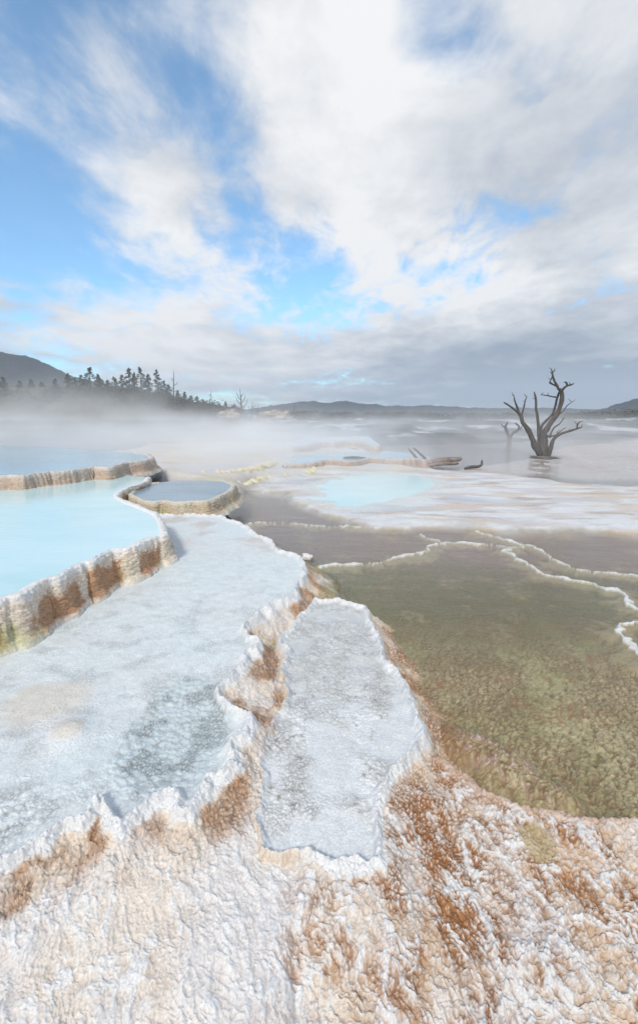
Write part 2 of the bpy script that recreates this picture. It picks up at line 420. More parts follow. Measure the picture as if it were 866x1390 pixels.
        for k_, (pl_, (_, hw_)) in enumerate(zip(THIN_P, THIN)):
            hw2 = hw_ * 1.25 * wv
            dd = pdist(rx_, ry_, pl_)
            bank = np.exp(-(dd / (hw2 * 4.2 + 0.02)) ** 2)
            zs = np.maximum(zs, zs + (WATER - 0.012 - zs) * bank * 0.9)
            cs = mixc(cs, (0.42, 0.375, 0.24), 0.55 * ss(0.15, 0.7, bank + 0.15 * noise(X_ * 25, Y_ * 25, 209)))
            hgt_ = 0.018 * np.clip(1 - (dd / hw2) ** 2, 0, 1) ** 0.5 * (0.7 + 0.6 * noise(X_ * 11, Y_ * 11, 210)) 
            zs = np.where(dd < hw2, np.maximum(zs, WATER - 0.006 + hgt_ + 0.005 * fbm(X_ * 40, Y_ * 40, 211, 2)), zs)
            m_ = ss(1.05, 0.75, dd / hw2)
            cs = mixc(cs, (0.70, 0.66, 0.58), m_)
            cs = mixc(cs, WHITE, m_ * ss(0.9, 0.4, dd / hw2 + 0.5 * noise(X_ * 18, Y_ * 18, 212)))
            rsub = np.where(dd < hw2 * 1.1, k_ + 1, 0).astype(np.int8)
            rid[sel] = np.where(rsub > 0, rsub, rid[sel])
        z[sel] = zs; c[sel] = cs
    # --- pale flats beyond the pond
    d = sdf(wx + 0.25 * noise(x * 1.1, y * 1.1, 9), wy + 0.3 * noise(x * 1.1, y * 1.1, 10), FL_poly)
    m = ss(0.10, -0.25, d)
    z = mix(z, -0.205 + 0.018 * med + 0.012 * big + 0.006 * fin, m)
    fc = np.tile(np.array(WHITE, np.float32), (n, 1))
    fc = mixc(fc, LILAC, ss(-0.2, 0.5, fbm(x * 0.9, y * 1.6, 64, 4)))
    fc = mixc(fc, (0.70, 0.59, 0.48), 0.9 * ss(-0.1, 0.35, fbm(x * 0.55, y * 1.8, 68, 5)))
    fc = mixc(fc, (0.48, 0.385, 0.30), 0.65 * ss(0.1, 0.5, fbm(x * 0.8, y * 3.0, 72, 6)))
    fc = mixc(fc, (0.55, 0.60, 0.66), 0.6 * ss(0.15, 0.45, fbm(x * 0.5 + 9, y * 1.4, 74, 4)))
    fc = mixc(fc, (0.45, 0.40, 0.24), 0.55 * ss(-0.35, 0.0, d) * ss(0.1, 0.5, med + 0.3))
    c = mixc(c, fc, m) if False else c + (fc - c) * m[:, None]
    wet = mix(wet, 0.45, m)
    d = sdf(wx, wy + 0.4 * noise(x * .7, y * .7, 12), PINK_poly); m = ss(0.1, -0.5, d)
    z = mix(z, WATER + 0.001 + 0.022 * big + 0.016 * med, m)
    c = mixc(c, (0.64, 0.59, 0.59), m * 0.85)
    c = mixc(c, (0.50, 0.42, 0.36), m * 0.5 * ss(0.0, 0.4, med + big))
    # sunk bed of the middle pool
    d = sdf(x, y, MID_POOL) + 0.3 * noise(x * 1.7, y * 1.7, 35) + 0.12 * noise(x * 5, y * 5, 36); z = z - 0.06 * ss(0.15, -0.9, d)
    c = mixc(c, (0.72, 0.76, 0.74), ss(0.5, 0.0, d) * 0.8)
    # --- pale terrace shelf between the raised pools and the middle pool
    d = sdf(wx + 0.3 * noise(x * .8, y * .8, 13), wy + 0.4 * noise(x * .8, y * .8, 14), P_poly); m = ss(0.15, -0.7, d)
    zp = np.interp(x / np.maximum(y, 0.1), [-0.5, -0.37, -0.2, 0.0, 0.3], [0.22, 0.2, 0.02, -0.12, -0.16])
    z = np.maximum(z, mix(z, zp + 0.02 * med + 0.02 * big, m))
    pc = mixc(np.tile(np.array((0.72, 0.71, 0.70), np.float32), (n, 1)), CREAM, 0.8 * ss(-0.2, 0.4, big + 0.5 * med))
    pc = mixc(pc, (0.60, 0.57, 0.36), 0.6 * ss(0.2, 0.6, fbm(x * 0.6, y * 1.8, 80, 3)))
    c = c + (pc - c) * m[:, None]
    # --- dark ledgy ground far off with pale sinter streaks
    d = sdf(x + 3 * noise(x * .12, y * .12, 15), y + 3 * noise(x * .12, y * .12, 16), ROCK_poly); m = ss(0.5, -9, d)
    zr = 0.05 + 0.5 * ss(0, -26, d) + 0.5 * ss(0, -8, d) * fbm(x * 0.11, y * 0.07, 83, 4) + 0.14 * fbm(x * 0.35, y * 0.35, 84, 4)
    zr2, fr = terr(zr, 0.16)
    z = np.maximum(z, mix(z, mix(zr, zr2, 0.7), m))
    rc = mixc(np.tile(np.array(DARK, np.float32), (n, 1)), (0.12, 0.12, 0.13), ss(-0.2, 0.5, fbm(x * 0.5, y * 0.35, 88, 4)))
    rc = mixc(rc, (0.62, 0.63, 0.64), ss(0.12, 0.42, fbm(x * 0.22 + 3, y * 0.13, 92, 5)))
    c = c + (rc - c) * (m * ss(0.5, -2, d))[:, None]
    wet = mix(wet, 0.0, m)
    if float(y.min()) > 7.0:
        e9 = np.full(n, 9.0, np.float32); no = np.zeros(n, bool)
        return z, c, wet, e9, e9, e9, no, no, rid
    # --- foreground apron running down towards the camera
    wq = 0.03 * fbm(x * 7, y * 7, 130, 3); wr = 0.03 * fbm(x * 7, y * 7, 134, 3)
    dA = sdf(wx, wy, AP_poly)
    m = ss(0.035, -0.02, dA)
    dep = np.clip(-dA, 0, 1.5)
    hA = -0.188 - 0.11 * dep - 0.15 * dep * dep + 0.018 * med + 0.006 * noise(x * 8, y * 8, 17)
    q = R(25); ax_ = (x + wq) * math.cos(q) + (y + wr) * math.sin(q); ay_ = -(x + wq) * math.sin(q) + (y + wr) * math.cos(q)
    vein = 1 - np.abs(fbm(ax_ * 7.5, ay_ * 3.6, 96, 3)) * 3.0
    vein = np.clip(vein * 1.15 - 0.15, 0, 1) ** 1.3
    vein2 = np.clip(1 - np.abs(fbm(ax_ * 17 + 5 + 0.5 * med, ay_ * 8, 140, 3)) * 4.5, 0, 1)
    lace = np.clip(1 - np.abs(fbm(ax_ * 42, ay_ * 26, 146, 3)) * 3.6, 0, 1) * vis(0.015)
    g1, g2, gid = worley(ax_ * 58 + 0.6 * fin, ay_ * 44 + 0.5 * med, 100); nod = np.clip(1 - g1 * 1.2, 0, 1)
    gapL = ss(0.42, 0.04, g2 - g1)
    h1, h2, hid = worley((x + wr) * 110, (y + wq) * 95, 104); nod2 = np.clip(1 - h1 * 1.2, 0, 1)
    gapS = ss(0.40, 0.04, h2 - h1)
    gap = np.clip(0.75 * gapL + 0.6 * gapS * vis(0.012), 0, 1) * vis(0.02)
    rgh = ss(-0.15, 0.3, x + 0.25 * med)
    t1, f1 = terr(hA + 0.02 * med + 0.014 * fin, 0.026)
    zA = mix(hA, t1, 0.12 * vis(0.03)) + vis(0.05) * (0.009 * vein + 0.008 * vein2 + 0.005 * lace) * mix(0.2, 1, rgh) + ((0.009 * nod * gid + 0.007 * nod) * vis(0.02) + 0.005 * nod2 * vis(0.01)) * mix(0.10, 1, rgh) + 0.002 * fin
    z = np.where(dA < 0.06, mix(z, zA, m), z)
    st = fbm(x * 2.3, y * 1.9, 112, 4)
    st2 = fbm(x * 6.5, y * 5.5, 113, 3)
    hi_ = np.clip(0.5 * vein + 0.45 * vein2 + 0.3 * lace + 0.35 * nod + 0.25 * nod2, 0, 1.3)          # standing proud
    pit = np.clip(ss(0.75, 0.25, hi_) * 0.55 + 0.8 * gap, 0, 1) * mix(1, 0.2, vein) * mix(1, 0.45, vein2) * mix(1, 0.6, lace)
    ac = np.tile(np.array((0.78, 0.75, 0.73), np.float32), (n, 1))
    ac = mixc(ac, CREAM, 0.65 * ss(-0.15, 0.45, fbm(x * 2.2, y * 1.4, 108, 4) + 0.08))
    ac = mixc(ac, (0.72, 0.70, 0.71), 0.6 * ss(0.0, 0.5, fbm(x * 3.1, y * 2.4, 109, 3)))
    ac = mixc(ac, (0.40, 0.27, 0.19), 1.0 * mix(0.08, 1.0, rgh) * pit * ss(-0.75, 0.0, st2))
    ac = mixc(ac, TAN, 0.95 * rgh * ss(-0.35, 0.2, st + 0.3 * st2 + 0.08) * mix(0.3, 1, pit))
    ac = mixc(ac, ORANGE, rgh * ss(0.05, 0.45, st + 0.35 * st2) * pit * 0.95)
    def spot(px, py_, rx_, ry_):
        p_ = U(px, py_, -0.28)
        return np.exp(-(((x - p_[0]) / rx_) ** 2 + ((y - p_[1]) / ry_) ** 2))
    o1 = spot(565, 1120, 0.16, 0.20); o2 = spot(625, 1190, 0.13, 0.13); o3 = spot(625, 1265, 0.2, 0.08); o5 = spot(500, 1235, 0.25, 0.06)
    oo = o1 * 1.15 + o2 * 0.8 + o3 * 0.7 + o5 * 0.6
    ac = mixc(ac, ORANGE, 0.95 * ss(0.30, 0.70, oo * (0.25 + 1.0 * pit) + 0.3 * st2))
    ac = mixc(ac, RUST, 0.85 * ss(0.5, 0.95, (o1 + o2 * 0.75 + 0.4 * o3) * (0.3 + 0.9 * pit) + 0.3 * st2))
    patch = ss(-0.12, 0.22, st2 + 0.45 * st + 0.5 * oo + 0.1 * rgh - 0.10) * mix(0.30, 1, rgh) * mix(1, 0.1, vein) * mix(1, 0.3, vein2)
    patch = np.clip(1.15 * patch * ss(1.0, 1.28, y + 0.25 * (x > 0) + 0.1 * st) + 0.6 * oo, 0, 1)
    ac = mixc(ac, (0.25, 0.105, 0.038), 0.92 * patch * gap)
    ac = mixc(ac, WHITE, 0.85 * ss(0.72, 1.15, hi_ + 0.25 * st2 - 0.3 * o1))
    o4 = spot(728, 1165, 0.085, 0.08)
    ac = mixc(ac, (0.46, 0.36, 0.20), 0.85 * ss(0.35, 0.6, o4 + 0.15 * fin))
    ac = mixc(ac, (0.62, 0.44, 0.33), 0.8 * ss(0.06, 0.01, np.abs(dA + 0.02) + 0.02 * fin) * (x > 0.1))
    mm = ss(0.02, -0.01, dA)
    c = c + (ac - c) * mm[:, None]
    wet = mix(wet, 0.35, mm)
    # --- narrow white terrace
    fr1 = ss(2.05, 1.75, y + 0.1 * med) * ss(1.0, 0.6, x)               # the front runs out in a gentle white skirt
    dE0 = sdf(wx, wy, E_poly)
    dF = sdf(wx, wy, F_poly) + 0.007 * noise(x * 22, y * 22, 22) * vis(0.04)
    topF = zF(x, y).astype(np.float32); pF = np.clip(dF, 0, 3)
    fall = mix(0.15, 0.035, fr1) * (1 - np.exp(-pF / 0.10)) + mix(0.45, 0.30, fr1) * pF
    hF = topF + 0.008 - fall
    tF, fF = terr(hF + 0.012 * fin + 0.012 * fbm(x * 24, y * 24, 23, 3), 0.022)
    slope = mix(hF, tF, 0.45 * vis(0.03)) + 0.010 * nod * vis(0.03) + 0.005 * nod2 * vis(0.015) + 0.008 * vein2 * ss(0.02, 0.08, dF) + 0.004 * lace + 0.003 * fin
    rim = np.exp(-(dF / 0.020) ** 2)
    pitF = ss(-0.05, 0.45, fbm(x * 3, y * 3, 116, 3) + 0.5 * ss(2.0, 2.6, y))
    k1, k2, kid = worley(x * 28 + 0.6 * fin, y * 28 + 0.6 * med, 120); nodE = np.clip(1 - k1 * 1.2, 0, 1)
    floorF = topF - 0.026 + 0.014 * med + (0.006 * nod + 0.006 * nod2 + 0.010 * nodE * kid * pitF) * vis(0.03) * mix(0.3, 1.25, pitF) + 0.004 * fin
    lee = ss(0.50, 0.36, dE0) * ss(0.12, 0.02, x) * ss(2.9, 2.6, y) * ss(1.25, 1.45, y)                  # on this side the basin's slope runs straight down to the floor
    slope = slope - 0.06 * lee * ss(0.0, 0.05, dF)
    rim = rim * (1 - lee) * mix(0.45, 1, ss(1.40, 1.55, y))
    zf = mix(slope, floorF, ss(0.004, -0.04, dF)) + 0.012 * rim
    mF = zf > z
    z = np.where(mF, zf, z)
    F_c = np.tile(np.array(mix(np.array(WHITE), np.array(BLUEW), 0.12), np.float32), (n, 1))
    F_c = mixc(F_c, (0.42, 0.42, 0.41), 0.95 * mix(0.10, 1, pitF) * gap * ss(-0.4, 0.3, st2))
    F_c = mixc(F_c, (0.30, 0.27, 0.24), 0.85 * pitF * ss(0.35, 0.1, nodE) * ss(-0.2, 0.3, fin))
    F_c = mixc(F_c, (0.56, 0.57, 0.56), 0.5 * ss(2.25, 2.65, y + 0.2 * med))
    F_c = mixc(F_c, (0.58, 0.50, 0.40), 0.6 * pitF * ss(0.0, 0.5, st2) * ss(0.3, 0.0, nod))
    S_c = np.tile(np.array(CREAM, np.float32), (n, 1))
    S_c = mixc(S_c, TAN, 0.9 * ss(-0.4, 0.2, st2 + 0.1) * gap)
    pf = ss(-0.15, 0.2, fbm(x * 5, y * 5, 150, 3) + 0.1)
    S_c = mixc(S_c, ORANGE, 0.75 * ss(0.05, 0.16, dF + 0.10 * st2) * np.clip(0.1 + gap, 0, 1) * pf)
    S_c = mixc(S_c, (0.25, 0.105, 0.038), 0.8 * gap * pf * ss(0.03, 0.08, dF))
    S_c = mixc(S_c, RUST, 0.65 * ss(0.10, 0.24, dF + 0.08 * st2) * np.clip(0.3 + gap, 0, 1))
    S_c = mixc(S_c, OCHRE, 0.85 * ss(0.2, 0.34, dF + 0.08 * med) * (y > 1.9))
    S_c = S_c + (ac - S_c) * (fr1 * ss(0.02, 0.05, dF))[:, None]
    cF = S_c + (F_c - S_c) * ss(0.012, -0.012, dF)[:, None]
    cF = mixc(cF, WHITE, 0.97 * ss(0.036, 0.022, np.abs(dF - 0.004) + 0.008 * fin) * (1 - 0.8 * lee))
    w = (mF & (dF < 0.5)).astype(np.float32) * ss(0.5, 0.3, dF)
    c = c + (cF - c) * w[:, None]
    wet = np.where(mF & (dF < 0), 0.55, wet)
    eb = ss(0.42, 0.12, dF + 0.10 * med) * (1 - w) * (1 - mm) * ss(3.2, 2.6, y)
    c = mixc(c, (0.30, 0.155, 0.07), 0.8 * eb * np.clip(0.35 + bgap + 0.5 * ss(0.1, -0.3, strk), 0, 1))
    # --- broad white basin
    fr2 = ss(2.0, 1.6, y + 0.15 * med) * ss(0.05, -0.10, x + 0.05 * med)
    dE = sdf(wx, wy, E_poly) + 0.007 * noise(x * 20, y * 20, 25) * vis(0.05) + 0.02 * noise(x * 6, y * 6, 26)
    topE = zE(x, y).astype(np.float32); pE = np.clip(dE, 0, 4)
    lee2 = ss(0.45, 0.25, dF) * ss(0.5, 0.3, dE) * ss(2.9, 2.6, y)
    fall = mix(mix(0.085, 0.055, fr2), 0.08, lee2) * (1 - np.exp(-pE / mix(0.08, 0.09, lee2))) + mix(mix(0.55, 0.24, fr2), 0.20, lee2) * pE + 1.3 * np.clip(-dF - 0.01, 0, 1)
    hE = topE + 0.010 - fall
    tE, fE = terr(hE + 0.014 * fin + 0.014 * fbm(x * 22, y * 22, 27, 3), 0.024)
    sm2 = fr2 * ss(0.12, 0.25, dE)
    slope = mix(hE, tE, 0.45 * vis(0.03) * (1 - sm2)) + (0.009 * nod + 0.005 * nod2) * vis(0.03) * mix(1, 0.3, sm2) + 0.008 * vein * mix(0.3, 1, sm2) + 0.004 * lace * ss(0, 0.04, dE) + 0.007 * vein2 * ss(0.02, 0.08, dE) * mix(1, .5, sm2) + 0.003 * fin
    bowl = np.exp(-(((x - U(245, 985, -0.03)[0]) / 0.30) ** 2 + ((y - U(245, 985, -0.03)[1]) / 0.42) ** 2) ** 1.5)
    bowl2 = np.exp(-(((x - U(40, 1090, -0.05)[0]) / 0.28) ** 2 + ((y - U(40, 1090, -0.05)[1]) / 0.2) ** 2))
    rough = ss(0.15, 0.65, bowl + 0.6 * bowl2 + 0.35 * med)
    floorE = topE - 0.018 + 0.008 * med - 0.05 * bowl * ss(0.0, -0.08, dE) + vis(0.04) * (0.014 * nodE * (0.4 + 0.6 * kid) * rough + 0.005 * nod * mix(0.08, 1, rough)) + 0.003 * fin + 0.003 * vis(0.02) * lace * ss(-0.1, 0.4, st2)
    tong = spot(100, 1050, 0.10, 0.09)
    floorE = floorE + 0.045 * tong
    rim = np.exp(-(dE / 0.026) ** 2) * (0.8 + 0.5 * fbm(x * 12, y * 12, 155, 3))
    ze = mix(slope, floorE, ss(0.006, -0.045, dE)) + 0.014 * rim
    mE = ze > z
    z = np.where(mE, ze, z)
    E_c = np.tile(np.array((0.74, 0.80, 0.815), np.float32), (n, 1))
    E_c = mixc(E_c, (0.75, 0.78, 0.79), ss(-0.3, 0.5, fbm(x * 1.3, y * 1.3, 124, 4)))
    E_c = mixc(E_c, (0.54, 0.63, 0.66), 0.7 * rough * ss(0.15, 0.6, bowl + 0.3 * med))
    E_c = mixc(E_c, (0.36, 0.37, 0.36), 0.8 * rough * ss(0.5, 0.1, nodE + 0.3 * kid) * ss(-0.1, 0.4, med + 0.35 * bowl + 0.5 * fin))
    E_c = mixc(E_c, (0.47, 0.50, 0.50), 0.75 * ss(0.0, 0.45, fbm(x * 4.5, y * 6, 128, 4)) * gap)
    E_c = mixc(E_c, (0.24, 0.26, 0.26), 0.9 * gap * ss(0.1, 0.5, fbm(x * 6, y * 6, 153, 3) + 0.35 * bowl + 0.3 * bowl2 - 0.12 + 0.5 * np.exp(-(((x - U(310, 960, -.05)[0]) / 0.12) ** 2 + ((y - U(310, 960, -.05)[1]) / 0.14) ** 2))) * rough)
    E_c = mixc(E_c, (0.74, 0.67, 0.58), 0.7 * ss(0.45, 0.9, spot(70, 1000, 0.35, 0.28) + tong + 0.3 * med) * (y < 2.6))
    E_c = mixc(E_c, (0.60, 0.50, 0.42), 0.55 * ss(4.6, 5.8, y + 0.8 * med) * ss(0.0, 0.5, med))
    S_c = np.tile(np.array(CREAM, np.float32), (n, 1))
    pe = ss(-0.12, 0.18, fbm(x * 4.6, y * 4.6, 151, 3) + 0.35 * st + 0.10 + 0.18 * ss(-0.50, -0.25, x) + 0.3 * spot(255, 1128, 0.13, 0.06) + 0.25 * spot(85, 1165, 0.12, 0.05)) * ss(0.03, 0.065, dE + 0.02 * st2) * (1 - 0.8 * fr2 * ss(0.16, 0.24, dE))
    S_c = mixc(S_c, (0.62, 0.46, 0.33), 0.75 * pe)
    S_c = mixc(S_c, ORANGE, 0.55 * pe * ss(-0.3, 0.25, st2))
    S_c = mixc(S_c, (0.25, 0.105, 0.038), 0.9 * pe * gap)
    S_c = mixc(S_c, (0.40, 0.28, 0.20), 0.5 * gap * ss(0.04, 0.08, dE))
    S_c = mixc(S_c, (0.33, 0.32, 0.15), 0.6 * (y > 3.0) * ss(0.12, 0.22, dE))
    S_c = mixc(S_c, (0.80, 0.76, 0.72), 0.8 * ss(0.0, -0.4, st))
    S_c = S_c + (ac - S_c) * (fr2 * ss(0.13, 0.21, dE + 0.06 * st2 + 0.04 * med))[:, None]
    cE = S_c + (E_c - S_c) * ss(0.014, -0.014, dE)[:, None]
    cE = mixc(cE, WHITE, 0.97 * ss(0.046, 0.026, np.abs(dE - 0.004) + 0.010 * fin))
    w = mE * ss(0.45, 0.25, dE)
    c = c + (cE - c) * w[:, None]
    wet = np.where(mE & (dE < 0), 0.6, wet)
    rid = np.where(mE | mF, 0, rid)
    return z, c, wet, dE, dF, dA, mE, mF, rid

# dense sheet: rows close together near the camera, opening with distance
py = np.concatenate([np.arange(2600, 1420, -14), np.arange(1420, 700, -0.78), np.arange(700, 600, -0.6), np.arange(600, 563.5, -0.45)])
ang = np.arctan((py - CY) / F_PX) + PITCH
rowY = np.clip(1.75 / np.tan(ang), 0.12, None)
uu = np.concatenate([np.linspace(-2.2, -1.2, 70, endpoint=False), np.linspace(-1.2, 1.2, 960), np.linspace(1.2, 2.2, 71)[1:]])
GX = (uu[None, :] * (rowY + 0.22)[:, None]).ravel(); GY = np.repeat(rowY, len(uu))
res = np.repeat(np.maximum(np.abs(np.gradient(rowY)) * 0.8, 0.002 * rowY), len(uu))
cut = int(np.sum(rowY <= 7.0)) * len(uu)
parts_ = [ground(GX[a:b], GY[a:b], res[a:b]) for a, b in ((0, cut), (cut, len(GX)))]
GZ, GC, GW, dE, dF, dA, mE, mF, RID = [np.concatenate([p_[i] for p_ in parts_]) for i in range(9)]
GC = GC * 0.9
V = np.stack([GX, GY, GZ], 1)
FC = grid_faces(len(rowY), len(uu))
fc_dE = dE[FC].mean(1); fc_dF = dF[FC].mean(1); fm_E = mE[FC].mean(1) > 0.5; fm_F = mF[FC].mean(1) > 0.5; fdA = dA[FC].mean(1); fy = GY[FC].mean(1)
reg = np.zeros(len(FC), np.int8)
reg[fm_F & (fc_dF < 0.0)] = 1
reg[fm_F & (fc_dF >= 0.0) & (fc_dF < 0.30) & ~((fdA < 0) & (fc_dF > 0.06))] = 2
reg[fm_E & (fc_dE < 0.0)] = 3
reg[fm_E & (fc_dE >= 0.0) & (fc_dE < 0.26)] = 4

fr_ = RID[FC].max(1)
reg = np.where((reg == 0) & (fr_ > 0), 10 + fr_, reg).astype(np.int8)

def sub(name, mask, mat, parent=None):
    f = FC[mask]
    u, inv = np.unique(f, return_inverse=True)
    return mesh_obj(name, V[u], inv.reshape(f.shape), mat, parent, cols=GC[u], attrs={'wet': GW[u]})

tag(sub('ground', reg == 0, M_crust), kind='structure')
tF = tag(empty('travertine_terrace', (*U(450, 950, -0.12), 0)), 'narrow sunken white terrace with a pitted floor, in mid foreground beside the olive pond', 'terrace', 'white travertine basins in the foreground')
tE = tag(empty('travertine_terrace', (*U(230, 900, 0), 0)), 'broad blue-white basin spreading below the rust-stained wall of the turquoise pool', 'terrace', 'white travertine basins in the foreground')
for t, k, nm in ((tF, 1, 'basin_floor'), (tF, 2, 'rim_slope'), (tE, 3, 'basin_floor'), (tE, 4, 'rim_slope')):
    o = sub(nm, reg == k, M_crust, t)
    o.matrix_parent_inverse = Matrix.Translation(-Vector(t.location))

TL = ['long winding white rim between the brown pools and the olive pond', 'thin white rim crossing the brown pool in front of the pale flats', 'thin pale rim branching right through the brown shallows',
      'short white looped rim at the right edge of the olive pond', 'small pale rim joining the white flats to the branching rim']
for i in range(len(THIN)):
    tag(sub('travertine_ridge', reg == 11 + i, M_crust), TL[i], 'rim', 'low rims dividing the shallow pools')

# surrounding plain out to the hills
ring = np.concatenate([np.linspace(-1900, -60, 24), np.linspace(-40, 40, 9), np.linspace(60, 1900, 24)])
rx, ry = np.meshgrid(ring, np.concatenate([[-40, -10, -2], np.linspace(2, 60, 14), np.linspace(80, 2000, 40)]))
rz = np.full(rx.shape, -0.80); rz[ry > 240] = -0.5
pc = np.tile(np.array((0.16, 0.155, 0.15), np.float32), (rx.size, 1))
tag(mesh_obj('terrain', np.stack([rx.ravel(), ry.ravel(), rz.ravel()], 1), grid_faces(*rx.shape), M_far, cols=pc, attrs={'wet': np.zeros(rx.size)}), kind='structure')

# ------------------------------------------------------------------ water
def sheet(name, poly, z, mat, parent=None):
    return mesh_obj(name, [(p[0], p[1], z) for p in poly], [list(range(len(poly)))], mat, parent, smooth=False)

wp = [U(436, 830, -0.24), U(520, 960, -0.24), U(585, 1022, -0.24)] + [tuple(p) for p in PL(AP_px[1:], -0.24) + np.array([0, -0.02])] + [(60, 3), (420, 300), (-420, 300), (-60, 24), U(150, 612, -0.24), U(330, 655, -0.24), U(300, 690, -0.24), U(380, 770, -0.24)]
tag(sheet('water', wp, WATER, M_clear), kind='structure')

# ------------------------------------------------------------------ raised pool walls
def wall(name, crest, zc, base, side, parent, thick=0.09, flare=0.05, ds=0.012, stain=1.0, tint=CREAM, seed=0, scal=0.03, green=0.3, rows=44, lipw=0.10, lum=1.0, cap=None, skirt=0.05):
    L = smooth_line(crest, ds)
    seg = np.linalg.norm(np.diff(L, axis=0), axis=1); s = np.concatenate([[0], np.cumsum(seg)])
    tg = np.gradient(L, axis=0); k = max(3, int(0.06 / ds))
    ker = np.ones(k) / k
    tg = np.stack([np.convolve(np.pad(tg[:, i], k // 2 + 1, mode='edge'), ker, 'same')[k // 2 + 1:-(k // 2 + 1)] for i in (0, 1)], 1)
    tg /= np.linalg.norm(tg, axis=1, keepdims=True)
    nr = np.stack([tg[:, 1], -tg[:, 0]], 1) * side
    # scalloped edge: rounded lobes with sharp notches between them
    lob = np.abs(np.sin(s * 7.5 + 2.2 * noise(s * 1.3, s * 0 + 3.1, seed))) ** 0.6
    off = scal * 0.7 * (lob - 0.6) + scal * 1.4 * noise(s * 2.1, s * 0 + 7.7, seed + 1) + scal * 0.5 * noise(s * 16, s * 0, seed + 2)
    tt = np.concatenate([[-4, -3, -2.4, -1.8, -1.2, -0.8, -0.4], np.linspace(0, 1, rows)])
    S, T = np.meshgrid(s, tt); zb = base(L[:, 0], L[:, 1])
    fl1 = fbm(S * 5, T * 0.7, seed + 3, 3); fl2 = noise(S * 22, T * 1.6, seed + 6); fl3 = fbm(S * 40, T * 9, seed + 8, 2)
    c1, c2, cid = worley(S * 34 + fl3, T * (np.maximum(zc - zb.mean(), 0.1)) * 75 + 3 + 0.8 * fl1, seed + 9)
    nub = np.clip(1 - c1 * 1.2, 0, 1)
    hgt = (zc - zb)[None, :]
    f = np.clip(T, 0, 1)
    o_face = 0.005 + thick * 0.45 * np.sin(np.clip(f, 0, 1) ** 0.8 * math.pi * 0.62) + flare * f ** 4
    o = np.where(T >= 0, o_face, T / 4.0 * lipw)
    zz = np.where(T >= 0, zc + 0.010 - (hgt + 0.03) * f ** 0.92 - 0.05 * ss(0.93, 1.0, f), zc + np.interp(T, [-4, -2.4, -1.2, 0], [-0.05, 0.004, 0.016, 0.010]))
    inn = ss(-3.2, -0.4, T)
    disp = inn * (off[None, :] + 0.012 * fl1 * ss(0.0, 0.5, f) + 0.010 * fl2 * ss(0.02, 0.3, f) + 0.016 * nub * cid + 0.008 * fl3) + skirt * ss(0.80, 1.0, f + 0.06 * fl1)
    X = L[:, 0][None] + nr[:, 0][None] * (o + disp); Y = L[:, 1][None] + nr[:, 1][None] * (o + disp)
    zz = zz + inn * (0.006 * nub + 0.006 * fl3 + 0.008 * fl1) * ss(1.0, 0.7, f)
    n = X.size
    c = np.tile(np.array(tint, np.float32) * lum, (n, 1))
    Sf, Tf, ff = S.ravel(), T.ravel(), f.ravel()
    c = mixc(c, np.array(cap or WHITE) * lum, ss(0.22, 0.0, ff + 0.12 * fl1.ravel()) * 0.85)
    nb = nub.ravel()
    st = 0.8 * fbm(Sf * 1.6, Tf * 0.1, seed + 12, 2) + 0.65 * noise(Sf * 5.5, Tf * 0.2, seed + 15) + 0.15
    lim = 0.34 + 0.3 * noise(Sf * 4, Sf * 0, seed + 17)
    band = ss(-0.01, 0.06, st + 0.10 * fl3.ravel()) * ss(lim - 0.04, lim + 0.06, ff + 0.2 * (nb - 0.4) + 0.08 * fl3.ravel()) * ss(1.0, 0.90, ff + 0.06 * fl3.ravel())
    c = mixc(c, (0.55, 0.28, 0.13), stain * 0.9 * band)
    c = mixc(c, (0.28, 0.11, 0.042), stain * 0.95 * band * ss(0.45, 0.05, (c2 - c1).ravel()))
    c = mixc(c, (0.35, 0.42, 0.16), green * ss(0.1, 0.35, fbm(Sf * 1.9, Tf * 0.4, seed + 20, 3)) * ss(0.35, 0.6, ff))
    c = mixc(c, (0.42, 0.32, 0.23), 0.55 * ss(0.40, 0.05, (c2 - c1).ravel()) * ss(0.02, 0.25, ff) * ss(1.0, 0.85, ff))
    c = mixc(c, (0.74, 0.70, 0.62), 0.8 * ss(0.90, 0.98, ff))
    o_ = mesh_obj(name, np.stack([X.ravel(), Y.ravel(), zz.ravel()], 1), grid_faces(*X.shape), M_wall, parent, cols=c, attrs={'wet': np.full(n, 0.25)})
    return o_, L + nr * off[:, None]

def pool(label, crest, zc, base, side, mat, close, **kw):
    cen = np.mean(crest, axis=0)
    t = tag(empty('terrace_pool', (0, 0, 0)), label, 'pool', 'raised terrace pools')
    w, edge = wall('pool_wall', crest, zc, base, side, t, **kw)
    poly = [tuple(p) for p in edge[::max(1, len(edge) // 400)]] + [tuple(p) for p in close]
    sheet('water', poly, zc - 0.002, mat, t)
    return t

def const(z): return lambda x, y: np.full(np.shape(x), z)
def grd(off=0.02): return lambda x, y: zE(x, y) + off

